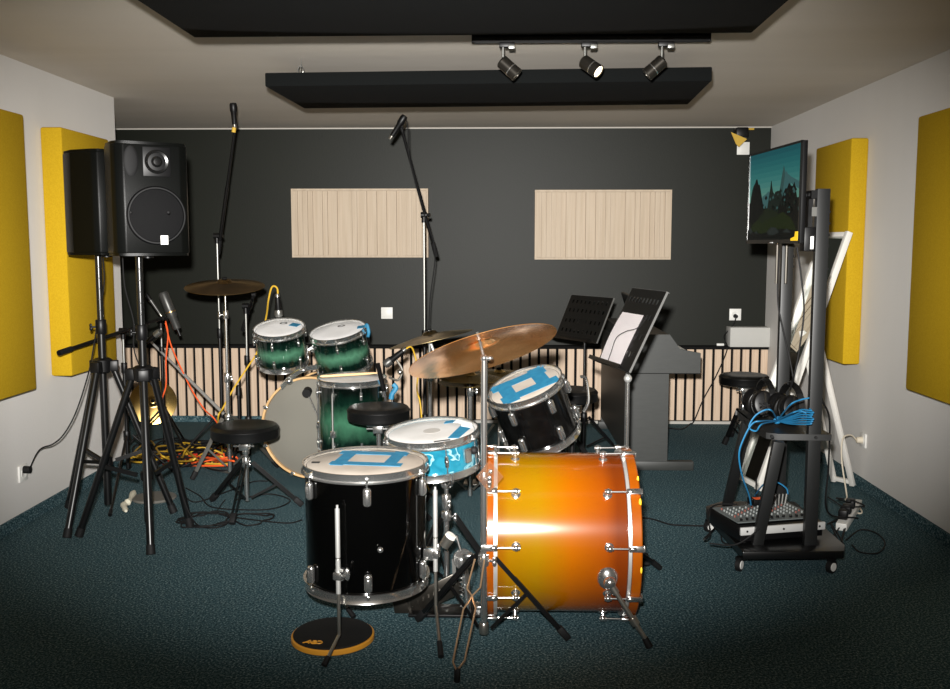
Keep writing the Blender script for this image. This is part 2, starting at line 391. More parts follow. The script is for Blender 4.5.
# ------------------------------------------------------------------ stands
def tripod(root, c, hubz, feet, r, m, pole_r, brace=None, bm_mat=None, t0=.02, double=False, foot_r=None, kind='rod', tb=.5):
    """legs (each with a rubber foot, optional brace) from a hub on the pole to the given floor points"""
    c = V((c[0], c[1], 0)); legs = []
    for f in feet:
        f = V((f[0], f[1], 0)); d = (f-c).normalized()
        top = V((c.x, c.y, hubz))+d*(pole_r+t0); fr = foot_r or r*1.45
        end = f+V((0, 0, fr)); ax = (top-end).normalized()
        b = NB()
        if double:
            s = d.cross(V((0, 0, 1)))*.012
            bar(b, top+s, end+s*.8+ax*.02, r*2.1, .004, s); bar(b, top-s, end-s*.8+ax*.02, r*2.1, .004, s)
        elif kind == 'bar': bar(b, top, end, r*2, r*1.3, d.cross(V((0, 0, 1))))
        else: cyl(b, top, end, r, seg=12)
        L = obj('leg', b, m, root)
        b = NB()
        if double or kind == 'bar': bar(b, end+ax*.055-V((0, 0, .0)), end-ax*.002, r*2.6+.006, r*2.2+.01, d.cross(V((0, 0, 1))), bev=.004)
        else: cyl(b, end+ax*.045, end, fr*.92, fr, 12)
        obj('rubber_foot', b, M_blkr, L)
        if brace is not None:
            mid = top.lerp(end, tb); b = NB()
            q = V((c.x, c.y, brace))+d*(pole_r+.006)
            bar(b, q, mid, .012 if double else r*1.1, .005 if double else r*.8, d.cross(V((0, 0, 1))))
            obj('brace', b, bm_mat or m, L)
        legs.append(L)
    return legs
def ring_feet(c, r, a0): return [(c[0]+r*math.cos(R(a0+120*i)), c[1]+r*math.sin(R(a0+120*i))) for i in range(3)]
def collar(root, c, z0, z1, r, m, name='collar', wing=None):
    b = NB(); lathe(b, [(0, z0), (r*.9, z0), (r, z0+.004), (r, z1-.004), (r*.9, z1), (0, z1)], 16, Matrix.Translation((c[0], c[1], 0)))
    o = obj(name, b, m, root)
    if wing is not None:
        a = R(wing); d = V((math.cos(a), math.sin(a), 0)); p = V((c[0], c[1], (z0+z1)/2)); s = V((-d.y, d.x, 0))
        b = NB(); cyl(b, p+d*r*.8, p+d*(r+.016), .005); ball(b, p+d*(r+.022)+V((0, 0, .008)), .008, (1, .6, 1.4)); ball(b, p+d*(r+.022)-V((0, 0, .008)), .008, (1, .6, 1.4))
        obj('wing_screw', b, m, o)
    return o
def pole(root, c, z0, z1, r, m, name='pole', top=None):
    return obj(name, cyl(NB(), (c[0], c[1], z0), top or (c[0], c[1], z1), r, seg=16), m, root)

def speaker_stand(c, feet, hubz, ztop, label):
    t = thing('speaker_stand', label, 'speaker stand', (c[0], c[1], 0))
    pole(t, c, .09, 1.03, .0195, M_pow, 'lower_tube'); pole(t, c, .9, ztop, .0165, M_pow2, 'upper_tube')
    collar(t, c, .995, 1.07, .027, M_blk, 'clutch', wing=200)
    b = NB(); lathe(b, [(0, hubz-.05), (.03, hubz-.05), (.045, hubz-.04), (.05, hubz+.02), (.034, hubz+.03), (0, hubz+.03)], 18, Matrix.Translation((c[0], c[1], 0)))
    for f in feet:
        d = (V((f[0], f[1], 0))-V((c[0], c[1], 0))).normalized()
        bar(b, V((c[0], c[1], hubz-.012))+d*.03, V((c[0], c[1], hubz-.012))+d*.078, .05, .056, bev=.005)
    h = obj('hub', b, M_blk, t)
    collar(t, c, .30, .345, .031, M_blk, 'lower_collar')
    tripod(t, c, hubz-.02, feet, .0175, M_pow, .04, .325, M_pow, t0=.012, foot_r=.0215, tb=.56)
    b = NB()
    for k in range(5): ball(b, (c[0]+.004, c[1]-.0158, 1.12+.055*k), .0035)
    obj('pin_holes', b, M_steel, t)
    return t
M_pow2 = mat('satin_black_tube', (18, 19, 19), 0.25, spec=.6)
sR = (-1.732, 4.56); sL = (-2.062, 4.87)
feetR = [tuple(Z(79, 540)[:2]), tuple(Z(151, 559)[:2]), tuple(Z(190, 529)[:2])]
feetL = [tuple(Z(67, 542)[:2]), tuple(Z(65, 511)[:2]), tuple(Z(174, 516)[:2])]
feetL[1] = (-2.36, 5.05)
speaker_stand(sR, feetR, .84, 1.43, 'black tripod speaker stand nearest camera, under the loudspeaker facing us')
speaker_stand(sL, feetL, .84, 1.43, 'black tripod speaker stand near left wall under the loudspeaker seen edge on')
def speaker(c, z0, ang, label, hh=.52):
    """front looks along local -y"""
    t = thing('loudspeaker', label, 'loudspeaker', (c[0], c[1], z0), Matrix.Rotation(R(ang), 4, 'Z')); T = MW[t.name]
    w, dp = .172, .15
    poly = [(-w, -dp+.05), (-w+.012, -dp+.02), (-w+.045, -dp), (w-.045, -dp), (w-.012, -dp+.02), (w, -dp+.05), (w, dp-.11), (.12, dp), (-.12, dp), (-w, dp-.11)]
    b = NB(); prism(b, [(x, y, 0.012) for x, y in poly], (0, 0, hh-.024), T, bev=.006)
    obj('cabinet', b, M_spk, t)
    b = NB(); prism(b, [(x*.97, y*.97, 0) for x, y in poly], (0, 0, .02), T); obj('bottom_cap', b, M_spk, t)
    b = NB(); prism(b, [(x*.97, y*.97, hh-.02) for x, y in poly], (0, 0, .02), T); obj('top_cap', b, M_spk, t)
    b = NB(); X = T @ Matrix.Translation((.012, -dp, .185)) @ Matrix.Rotation(R(90), 4, 'X')
    lathe(b, [(.135, -.004), (.135, .006), (.129, .012), (.123, .012), (.119, .003)], 48, X); obj('woofer_ring', b, M_blk, t)
    b = NB(); lathe(b, [(.120, .0), (.120, .006), (.08, .013), (0, .017)], 48, X)
    g = obj('woofer_grille', b, M_grille, t)
    b = NB(); box(b, (.028, -.112, .0165), (.034, .042, .006), X, .001); obj('badge', b, M_white, g, label='small white square badge')
    b = NB(); box(b, (.028, -.116, .0197), (.016, .004, .0006), X); box(b, (.028, -.108, .0197), (.02, .004, .0006), X); obj('badge_lettering', b, M_gry, g)
    b = NB()
    for a in (45, 135, 225, 315): ball(b, (.122*math.cos(R(a)), .122*math.sin(R(a)), .012), .008, (1, 1, .6), X)
    obj('grille_clip', b, M_blkr, t)
    b = NB(); X = T @ Matrix.Translation((.02, -dp, .43)) @ Matrix.Rotation(R(90), 4, 'X')
    box(b, (0, 0, .003), (.125, .135, .008), X, .003); obj('horn_flange', b, M_blk, t)
    b = NB(); lathe(b, [(.055, .007), (.05, .010), (.030, .004), (.024, .008), (.016, .016), (0, .018)], 32, X); obj('horn', b, M_horn, t)
    for sx in (-.093, .125):
        b = NB(); X2 = T @ Matrix.Translation((sx, -dp+(.012 if sx > 0 else 0), .43)) @ Matrix.Rotation(R(90), 4, 'X')
        ball(b, (0, 0, .0), .06, (.55 if sx < 0 else .36, 1.15, .10), X2, 24); obj('bass_port', b, M_blkr if sx < 0 else M_spk, t)
    for zc in (.09, .44):
        b = NB(); b.transform(Matrix.Identity(4)); box(b, (0, dp+.004, zc), (.2, .03, .06), T, .01); obj('rear_handle', b, M_blk, t)
    b = NB(); cyl(b, T @ V((0, 0, -.012)), T @ V((0, 0, .01)), .026); obj('pole_socket', b, M_blk, t)
    return t
M_grille = mat('woven_speaker_grille', (9, 9, 10), 0.7, spec=.15, noise=((5, 5, 6), 300, one, 2), bump=(420, .5, .004))
M_horn = mat('horn_satin', (16, 16, 16), 0.22, spec=.6)
speaker((sR[0]+.062, sR[1]-.05), 1.405, 33, 'black loudspeaker with white badge on its grille, turned towards us')
SPK = speaker((sL[0]+.045, sL[1]-.0), 1.405, 66, 'black loudspeaker seen from its side near the yellow wall panel')

# ------------------------------------------------------------------ drums
def lug_mesh(style):
    b = NB()      # local: x outward, z up
    if style == 'oval':
        box(b, (.010, 0, 0), (.024, .030, .068), bev=.011, seg=3); box(b, (.020, 0, -.004), (.010, .014, .042), bev=.004)
    elif style == 'tube':
        cyl(b, (.012, 0, -.022), (.012, 0, .022), .0075); box(b, (.004, 0, 0), (.014, .012, .018), bev=.003); ball(b, (.012, 0, 0), .010)
    elif style == 'boss':
        cyl(b, (-.004, 0, 0), (.024, 0, 0), .0085); lathe(b, [(0, -.001), (.017, -.001), (.017, .003), (.010, .007), (0, .007)], 18, frame((1, 0, 0))); cyl(b, (.026, 0, -.013), (.026, 0, .013), .009); ball(b, (.026, 0, 0), .0125)
    return mesh('lug', b, M_chr)
LUG = {k: lug_mesh(k) for k in ('oval', 'tube', 'boss')}
def rod_mesh(L):
    b = NB(); cyl(b, (0, 0, 0), (0, 0, L), .0028, seg=8); cyl(b, (0, 0, L-.004), (0, 0, L+.010), .0055, seg=8); return mesh('tension_rod', b, M_chr)
def drum(name, label, cat, top, n, rad, dep, m_shell, m_head, lugs=6, a0=0, style='oval', dl=.075, hoop_m=None, spin=0, group=None, bottom_m=None, hoop_h=.027, both=True):
    """a drum with its struck head centred at top and its axis along n (local z, head at z = 0)"""
    n = V(n).normalized(); ex = (V((1, 0, 0))-n*n.x).normalized(); FM = Matrix((ex, n.cross(ex), n)).transposed().to_4x4() @ Matrix.Rotation(spin, 4, 'Z')
    t = thing(name, label, cat, top, FM, group); hm = hoop_m or M_chr
    rs = rad-.012
    b = NB(); lathe(b, [(rs-.008, -.004), (rs, -.008), (rs, -dep+.008), (rs-.008, -dep+.004), (rs-.008, -.004)], 64); obj('shell', b, m_shell, t, True)
    b = NB(); lathe(b, [(0, -.0035), (rad*.5, -.0035), (rs-.004, -.005), (rs+.003, -.009), (rs+.003, -.020)], 64); hd = obj('batter_head', b, m_head, t, True)
    b = NB(); lathe(b, [(0, -dep+.0045), (rs-.004, -dep+.005), (rs+.003, -dep+.009), (rs+.003, -dep+.02)], 64); obj('resonant_head', b, bottom_m or m_head, t, True)
    for zs in ((0, 1), (-dep, -1)):
        z, s = zs; b = NB()
        lathe(b, [(rs+.0015, z+s*.004), (rs+.0035, z+s*.007), (rs+.009, z+s*.007), (rs+.0065, z+s*.001), (rs+.0055, z-s*(hoop_h-.008)), (rs+.013, z-s*(hoop_h-.006)), (rs+.013, z-s*hoop_h), (rs+.003, z-s*hoop_h), (rs+.003, z-s*.004), (rs+.0015, z+s*.004)], 64)
        obj('hoop', b, hm, t, True)
    rl = dl-hoop_h-.012; RM = rod_mesh(max(.015, rl))
    for i in range(lugs):
        a = R(a0+360*i/lugs); Rz = Matrix.Rotation(a, 4, 'Z')
        for s in (1, -1):
            if s < 0 and not both: continue
            z = -dl if s > 0 else -dep+dl
            l = inst('lug', LUG[style], t, Rz @ Matrix.Translation((rs, 0, z)))
            F2 = Matrix.Translation((.010, 0, .014*s)) @ (Matrix.Identity(4) if s > 0 else Matrix.Rotation(math.pi, 4, 'X'))
            inst('tension_rod', RM, l, F2 @ Matrix.Translation((0, 0, .006)))
    return t
def tape(head, quad_list, z, m, name='tape', label=None):
    b = NB()
    for q in quad_list: prism(b, [(x, y, z) for x, y in q], (0, 0, .0012))
    return obj(name, b, m, head, True, label=label)
def kids(o, nm): return [c for c in o.children if c.name.split('.')[0] == nm]
def frame_tape(t, s, w, rot, cx=0, cy=0, asp=1.0, m=M_tape):
    hd = kids(t, 'batter_head')[0]
    c, sn = math.cos(R(rot)), math.sin(R(rot))
    def q(x0, y0, x1, y1): return [(cx+x*c-y*sn, cy+x*sn+y*c) for x, y in ((x0, y0), (x1, y0), (x1, y1), (x0, y1))]
    S = s*asp
    for z_, k in ((-.0030, q(-S-w*.4, s-w, S+w*.2, s)), (-.0030, q(-S-w*.2, -s, S+w*.5, -s+w)), (-.0022, q(-S, -s-w*.3, -S+w, s)), (-.0022, q(S-w, -s, S, s+w*.25))): tape(hd, [k], z_, m, label='strip of blue masking tape')

G12 = burst('green_burst_small', [(0, (3, 8, 6)), (.34, (5, 22, 16)), (.58, (68, 112, 88)), (.78, (7, 28, 21)), (1, (3, 8, 6))], -.235, -.005, grain=(26, .22, (1, 1, .6)))
G16 = burst('green_burst_deep', [(0, (3, 8, 6)), (.30, (4, 19, 14)), (.60, (50, 92, 70)), (.84, (6, 26, 19)), (1, (3, 8, 6))], -.42, -.01, grain=(24, .22, (1, 1, .6)))
# green kit
dY = 5.75
c1 = P(279, 328, dY); c2 = P(337.5, 330.5, dY)
t1 = drum('rack_tom', 'small green burst rack tom with white head directly below a clipped microphone', 'drum', c1, (-.02, -.30, .95), .160, .235, G12, M_head, 6, 25, 'tube', .062)
t2 = drum('rack_tom', 'green burst rack tom with torn blue tape hanging at its right rim', 'drum', c2, (-.13, -.27, .95), .178, .245, G12, M_head, 6, 35, 'tube', .062)
for t, q in ((t1, (.055, .085)), (t2, (.15, .02))):
    hd = kids(t, 'batter_head')[0]; x, y = q
    b = NB(); box(b, (x, y, -.0022), (.06, .045, .002), Matrix.Rotation(R(-25), 4, 'Z') if t is t1 else None); obj('tape', b, M_tape, hd, True, label='blue tape patch')
    b = NB(); lathe(b, [(.016, -.0033), (.016, -.0024), (.010, -.0024), (.010, -.0033)], 20, Matrix.Translation((.01, .085, 0)) @ Matrix.Diagonal((1.5, 1, 1, 1))); obj('printed_mark', b, M_gry, hd, True)
b = NB(); tube(b, spl([(.172, .01, .003), (.186, .0, .012), (.19, -.01, -.03), (.182, -.03, -.055)], 5), .010, 8); obj('tape_end', b, M_tape, t2, True, label='loose end of blue tape')
cf = P(352, 378, 5.25)
tf = drum('floor_tom', 'green burst floor tom on legs in front of the big grey headed bass drum', 'drum', cf, (0, -.03, 1), .198, .42, G16, M_head, 8, 22.5, 'tube', .07)
for a in (250, 5, 160):
    aa = R(a); d = V((math.cos(aa), math.sin(aa), 0)); p = V((cf.x, cf.y, 0))+d*.222
    b = NB(); tube(b, [(p.x, p.y, cf.z-.06), (p.x, p.y, .09), (p.x+d.x*.03, p.y+d.y*.03, .03)], .006, 10); lg = obj('leg', b, M_chr, tf)
    b = NB(); cyl(b, (p.x+d.x*.028, p.y+d.y*.028, .045), (p.x+d.x*.035, p.y+d.y*.035, 0), .010, .013); obj('rubber_foot', b, M_blkr, lg)
    b = NB(); q = V((cf.x, cf.y, cf.z-.28))+d*.195; bar(b, q, q+d*.034, .03, .04, bev=.006); obj('leg_bracket', b, M_chr, tf)
# green bass drum (batter head towards the camera)
cb = P(311, 428, 5.62); RB = .312
tb = thing('bass_drum', 'large bass drum with smoky grey head and maple hoop, of the green kit', 'drum', (cb.x, cb.y+.2, 0)); X = Matrix.Translation(cb) @ frame((-.10, -1, .02))
GB = burst('green_burst_bass', [(0, (4, 12, 9)), (.3, (8, 36, 28)), (.5, (40, 110, 78)), (.7, (10, 44, 32)), (1, (3, 10, 8))], 0, 1, grain=(20, .1, (1, 1, 1)))
b = NB(); lathe(b, [(.288, -.03), (.288, -.44), (.28, -.44), (.28, -.03), (.288, -.03)], 72, X); obj('shell', b, mat('deep_green_lacquer', (8, 40, 30), .12, coat=.5, noise=((16, 62, 46), 14, one, 4)), tb)
b = NB(); lathe(b, [(0, -.012), (.15, -.012), (.287, -.013), (.297, -.018), (.297, -.03)], 72, X); hd = obj('batter_head', b, M_grey, tb)
b = NB(); lathe(b, [(0, -.46), (.297, -.458), (.297, -.44)], 72, X); obj('resonant_head', b, M_blkr, tb)
for z in (0, -.42):
    b = NB(); lathe(b, [(.298, z), (.302, z+.004), (RB-.003, z+.004), (RB, z), (RB, z-.042), (.298, z-.042), (.298, z)], 72, X); obj('hoop', b, M_wood, tb)
for i in range(8):
    a = R(22+45*i); d = (X.to_3x3() @ V((math.cos(a), math.sin(a), 0))); ax = X.to_3x3() @ V((0, 0, 1)); o = X.translation+d*RB
    b = NB(); bar(b, o+ax*.010-d*.008, o-ax*.05+d*.004, .022, .010, d, bev=.003); bar(b, o+ax*.010+d*.004, o+ax*.010-d*.018, .02, .007, ax, bev=.002); k = obj('claw', b, M_chr, tb)
    b = NB(); cyl(b, o+ax*.004+d*.008, o-ax*.13+d*.002, .004); obj('tension_rod', b, M_chr, k)
    b = NB(); q = o-ax*.15-d*.022; bar(b, q-ax*.02, q+ax*.02, .02, .024, d, bev=.006); obj('lug', b, M_chr, tb)
# pedal beater resting on the grey head
pbt = P(307.5, 391, 5.57)
tp = thing('kick_pedal', 'black kick pedal whose beater rests on the smoky grey head', 'drum pedal', (pbt.x+.2, 5.35, 0))
b = NB(); cyl(b, pbt+V((0, .012, 0)), pbt+V((0, -.035, -.01)), .026, .026, 20); h0 = obj('beater', b, M_blkr, tp)
bp0 = V((pbt.x+.20, 5.44, .20))
obj('beater_shaft', tube(NB(), [bp0, pbt+V((.004, -.02, -.01))], .005), M_chr, h0)
for sx in (-.05, .05): obj('post', cyl(NB(), (bp0.x+sx, 5.44, .012), (bp0.x+sx, 5.44, .215), .009), M_chr2, tp)
obj('axle', cyl(NB(), (bp0.x-.06, 5.44, .20), (bp0.x+.06, 5.44, .20), .008), M_chr, tp)
obj('base_plate', b2(NB(), (bp0.x-.07, 5.13, 0), (bp0.x+.07, 5.53, .014), bev=.004), M_blk, tp)
b = NB(); bar(b, (bp0.x, 5.14, .03), (bp0.x, 5.41, .10), .085, .010, bev=.003); obj('footboard', b, M_chr2, tp)
# mount between bass drum and toms
bmx = V((cb.x+.07, cb.y+.16, cb.z+.28))
tm = obj('tom_mount', lathe(NB(), [(0, 0), (.05, 0), (.05, .012), (.03, .03), (0, .03)], 20, Matrix.Translation(bmx)), M_chr, tb)
for cc, sx in ((c1, .17), (c2, -.165)):
    q = V((cc.x+sx, cc.y+.05, cc.z-.14)); b = NB()
    tube(b, spl([bmx, bmx+V((0, 0, .16)), bmx+V(((q.x-bmx.x)*.6, .03, .2)), q], 6), .011, 10); obj('tom_arm', b, M_chr, tm)
# curved chrome bracket on the top of the bass hoop
b = NB()
for k in range(3):
    o = V((0, .012*k, -.010*k)); tube(b, spl([P(281, 386, 5.58)+o, P(290, 376, 5.56)+o, P(302, 368.5, 5.55)+o, P(317, 365.5, 5.55)+o], 6), .007, 8)
q = P(289, 381, 5.545); ball(b, q, .02, (1.2, 1, 1)); q = P(303, 370, 5.54); ball(b, q, .018, (1.4, 1, .9))
obj('curved_bracket', b, M_chr, tb)
# drum stick on the green floor tom
b = NB(); p0, p1 = V((cf.x-.165, cf.y-.07, cf.z+.018)), V((cf.x+.15, cf.y+.06, cf.z+.022)); d = p1-p0
tube(b, [p0, p0+d*.04, p0+d*.75, p0+d*.93, p0+d*.95, p0+d*.985, p1], [.005, .0075, .0075, .0045, .004, .006, .002], 10); single('drum_stick', b, M_stick, 'pale wooden drum stick lying across the green floor tom', 'drum stick')

# black floor tom in front
cB = P(365.5, 461.5, 3.46); RBk = .236
tk = drum('floor_tom', 'large glossy black floor tom with square of blue tape, in front', 'drum', cB, (.0, -.01, 1), RBk, .455, M_blackshell, M_used, 6, -81, 'oval', .072, bottom_m=M_used)
frame_tape(tk, .110, .048, -7, .008, .062, 1.08)
hd = kids(tk, 'batter_head')[0]
b = NB(); box(b, (-.185, -.005, -.0028), (.03, .022, .0015)); obj('printed_mark', b, M_gry, hd, True)
def bent_leg(root, p, ztop, foot, bz=.09, m=M_chr):
    f = V((foot[0], foot[1], .012))
    b = NB(); tube(b, [(p[0], p[1], ztop), (p[0], p[1], bz), f+(V((p[0], p[1], bz))-f)*.25], .0062, 10); lg = obj('leg', b, M_chr2, root)
    k = f+(V((p[0], p[1], bz))-f)*.28; b = NB(); cyl(b, k, f, .0095, .011); obj('rubber_foot', b, M_blkr, lg)
    b = NB(); cyl(b, (p[0], p[1], ztop+.004), (p[0], p[1], ztop+.018), .0045); cyl(b, (p[0], p[1], ztop-.17), (p[0], p[1], ztop+.005), .0085); cyl(b, (p[0], p[1], ztop-.30), (p[0], p[1], ztop-.176), .0085); obj('leg_sleeve', b, M_satin, lg)
    c = V((root.matrix_world.translation.x, root.matrix_world.translation.y, 0)); q = V((p[0], p[1], 0)); d = (q-c).normalized(); zz_ = ztop-.235
    e = V((p[0], p[1], zz_)); s = d.cross(V((0, 0, 1)))
    b = NB(); bar(b, e-d*((q-c).length-RBk+.010), e-d*.004, .034, .045, bev=.006); bar(b, e-s*.016, e+s*.016, .03, .03, bev=.006)
    k = obj('leg_bracket', b, M_chr, root)
    b = NB(); ball(b, e-s*.035+V((0, 0, .008)), .016, (.6, .6, 1.5)); cyl(b, e-s*.03, e-s*.01, .006); obj('wing_screw', b, M_chr, k)
M_satin = mat('satin_metal', (205, 205, 202), 0.35, .7)
lp = P(338, 560, 3.215); bent_leg(tk, (lp.x, lp.y), zz(511, 3.215), Z(324, 669)[:2], .088)
lp = P(435.5, 560, 3.40); bent_leg(tk, (lp.x, lp.y), zz(492, 3.40), Z(441, 660)[:2], .125)
bent_leg(tk, (-.66, 3.655), .46, Z(354, 620)[:2], .10)
b = NB(); q = cB+V((.08, -.222, -.265)); ball(b, q, .011); cyl(b, q+V((0, .02, 0)), q, .006); obj('vent_stud', b, M_chr, tk)
# blue snare
cs = P(431.5, 431, 3.86)
ts = drum('snare_drum', 'turquoise pearl snare drum with white head and grey dot, taped', 'drum', cs, (-.07, -.10, .99), .198, .15, M_pearl, mat('snare_head', (205, 203, 200), 0.55, noise=((194, 192, 188), 9, one, 4)), 8, 20, 'tube', .075, hoop_h=.024)
hd = kids(ts, 'batter_head')[0]
b = NB(); lathe(b, [(0, -.003), (.036, -.003), (.036, -.0036), (0, -.0036)], 28, Matrix.Translation((0.0, .012, .0012))); obj('worn_dot', b, mat('grey_wear', (168, 164, 158), .6), hd, True, label='round grey dot worn into head')
def qd(*p): return list(p)
tape(hd, [qd((.072, -.105), (.118, -.112), (.172, .05), (.125, .085))], -.0030, M_tape, label='long blue masking tape strip')
tape(hd, [qd((.045, .105), (.095, .115), (.09, .15), (.05, .14))], -.0030, M_tape, label='small blue tape patch')
tape(hd, [qd((.12, .05), (.172, .01), (.165, .085), (.12, .135)), qd((.085, .11), (.125, .09), (.12, .135), (.10, .155))], -.0018, M_wtape, label='white tape')
tape(hd, [qd((.02, -.15), (.085, -.135), (.083, -.123), (.018, -.138))], -.0024, M_gry, 'printed_mark')
b = NB(); a = R(-42); d = V((math.cos(a), math.sin(a), 0)); box(b, (0, 0, 0), (.022, .034, .06), Matrix.Translation(d*.198+V((0, 0, -.07))) @ Matrix.Rotation(a, 4, 'Z'), .006); obj('strainer', b, M_chr, ts, True)
b = NB(); ball(b, d.lerp(V((1, 0, 0)), .35).normalized()*.195+V((0, 0, -.065)), .017, (1, 1, 1)); obj('vent_badge', b, M_blkr, ts, True)
# black rack tom with blue tape behind the orange drum
cr = P(524.6, 385, 4.22)
fw = V((-math.sin(PS)*math.cos(TH), math.cos(PS)*math.cos(TH), -math.sin(TH))); rt = V((math.cos(PS), math.sin(PS), 0)); upv = rt.cross(fw)
nr = rt*-.33+upv*.870-fw*.345
tr = drum('rack_tom', 'scuffed black rack tom with blue tape square, tilted behind orange bass drum', 'drum', cr, nr, .180, .275, M_blackworn, M_used, 6, -117, 'oval', .07, bottom_m=M_used)
frame_tape(tr, .108, .064, 14, -.005, .01, 1.05)
def head_spin(t):  # direction of local x for reference
    return MW[t.name].to_3x3() @ V((1, 0, 0))
# its support: a short stand with tilting arm
bc = cr-nr.normalized()*.20; st = (bc.x+.17, bc.y+.20)
tt = thing('tom_stand', 'black low stand holding the scuffed rack tom', 'drum stand', (st[0], st[1], 0))
pole(tt, st, .08, .62, .0125, M_pow); tripod(tt, st, .36, ring_feet(st, .25, 20), .008, M_pow, .014, .12)
b = NB(); e = bc+(V((st[0], st[1], .64))-bc).normalized()*.178; tube(b, spl([(st[0], st[1], .60), (st[0], st[1], .655), e+V((.01, .01, .02)), e], 5), .010, 10); obj('tilt_arm', b, M_chr, tt)
b = NB(); MT = MW[tr.name]
q1, q2 = P(581, 377, 4.26), P(588, 402, 4.24)
for k in range(2):
    o = V((0, .02*k, 0)); tube(b, spl([q1+o, P(586, 378, 4.27)+o, P(588, 388, 4.27)+o, P(588.5, 402, 4.26)+o, P(584, 412, 4.26)+o], 5), .006, 8)
obj('isolation_arm', b, M_chr, tr)

# orange bass drum: axis along x
OR_L, OR_R = -.050, .523; OY, OZ = 3.66, .334; Rh = .328
tO = thing('bass_drum', 'large orange burst bass drum lying on its side, nearest the camera', 'drum', ((OR_L+OR_R)/2, OY, 0), Matrix.Rotation(R(90), 4, 'Y'))
X = Matrix.Translation((0, OY, OZ)) @ Matrix.Rotation(R(90), 4, 'Y')   # local z -> room x
M_or = burst('orange_burst', [(0, (114, 60, 3)), (.10, (124, 86, 2)), (.34, (128, 92, 2)), (.62, (140, 74, 2)), (.9, (124, 56, 5)), (1, (98, 40, 6))], -.22, .22, .16, grain=(5, .10, (1, 1, .4)))
sh = .306
b = NB(); lathe(b, [(sh-.01, OR_L+.04), (sh, OR_L+.04), (sh, OR_R-.04), (sh-.01, OR_R-.04), (sh-.01, OR_L+.04)], 96, X); obj('shell', b, M_or, tO)
b = NB(); lathe(b, [(0, OR_L+.014), (sh-.004, OR_L+.015), (sh+.006, OR_L+.022), (sh+.006, OR_L+.05)], 72, X); obj('batter_head', b, M_used, tO)
b = NB(); lathe(b, [(0, OR_R-.014), (sh-.004, OR_R-.015), (sh+.006, OR_R-.022), (sh+.006, OR_R-.05)], 72, X); obj('resonant_head', b, M_blkr, tO)
M_orh = mat('orange_hoop_lacquer', (140, 70, 6), .2, coat=.3, noise=((126, 58, 5), 9, one, 4))
for s, x0 in ((1, OR_L), (-1, OR_R)):
    b = NB(); lathe(b, [(sh+.008, x0), (Rh-.004, x0), (Rh, x0+s*.004), (Rh, x0+s*.036), (sh+.008, x0+s*.036), (sh+.008, x0)], 96, X); hp = obj('hoop', b, M_orh, tO)
    b = NB(); lathe(b, [(sh+.001, x0+s*.037), (sh+.016, x0+s*.037), (sh+.016, x0+s*.049), (sh+.001, x0+s*.049)], 96, X); obj('hoop_strip', b, M_satin, hp, label='silver flesh hoop strip')
    if s < 0:
        b = NB()
        for yy, zz_, w_ in ((OY-Rh*math.cos(R(35)), OZ+Rh*math.sin(R(35)), .010), (OY-Rh*math.cos(R(-8)), OZ+Rh*math.sin(R(-8)), .008), (OY-Rh*math.cos(R(52)), OZ+Rh*math.sin(R(52)), .008)):
            ball(b, (x0-.004, yy, zz_), w_, (.5, .4, 1.6), seg=10)
        obj('chipped_paint', b, M_ysticker, hp)
    for i in range(10):
        el = R(42-36*i); d = V((0, -math.cos(el), math.sin(el))); ax = V((s, 0, 0)); o = V((x0, OY, OZ))
        lx = x0+s*.118; base = V((lx, OY, OZ))+d*sh
        l = inst('lug', LUG['boss'], tO, MW[tO.name].inverted() @ Matrix.Translation(base) @ Matrix((d, ax.cross(d)*-1, ax)).transposed().to_4x4() @ Matrix.Identity(4))
        b = NB(); p = V((x0, OY, OZ))+d*(sh+.028)
        cyl(b, p+ax*.002, V((lx, OY, OZ))+d*(sh+.026), .0038); ro = obj('tension_rod', b, M_chr, tO)
        b = NB(); q = p+ax*.012; bar(b, p-ax*.004+d*.002, p+ax*.05+d*.0, .024, .010, d, bev=.004); ball(b, p+ax*.036, .011, (1.6, 1, 1), None, 12); bar(b, p-ax*.005+d*.006, p-ax*.005-d*.018, .022, .007, ax, bev=.002); obj('claw', b, M_chr, ro)
# spurs
sp = V((P(606, 565, 3.42).x, 0, 0)); e1 = R(-16); d1 = V((0, -math.cos(e1), math.sin(e1))); base = V((sp.x, OY, OZ))+d1*(sh-.004)
foot = Z(649.5, 649); b = NB(); ball(b, base, .04, (1, .7, 1.15), seg=20); ball(b, base+V((.005, -.03, -.01)), .024); mt = obj('spur_mount', b, M_chr, tO)
b = NB(); pA = base+V((.005, -.032, -.012)); pF = foot+V((0, 0, .014)); cyl(b, pA, pF, .0085); cyl(b, pA.lerp(pF, .56), pA.lerp(pF, .66), .016); cyl(b, pA, pA.lerp(pF, .16), .014); spu = obj('spur', b, M_chr2, tO)
b = NB(); cyl(b, pA.lerp(pF, .88), pF-V((0, 0, .006)), .012, .014); obj('rubber_foot', b, M_blkr, spu)
ba = V((.40, OY+.29, .30)); f2 = Z(660, 570); b = NB(); cyl(b, ba, f2+V((0, 0, .012)), .0105); spu = obj('spur', b, M_pow, tO); b = NB(); cyl(b, (ba-f2).normalized()*.06+f2+V((0, 0, .012)), f2+V((0, 0, .009)), .013); obj('rubber_foot', b, M_blkr, spu)
b = NB(); ball(b, ba, .03); obj('spur_mount', b, M_chr, tO)

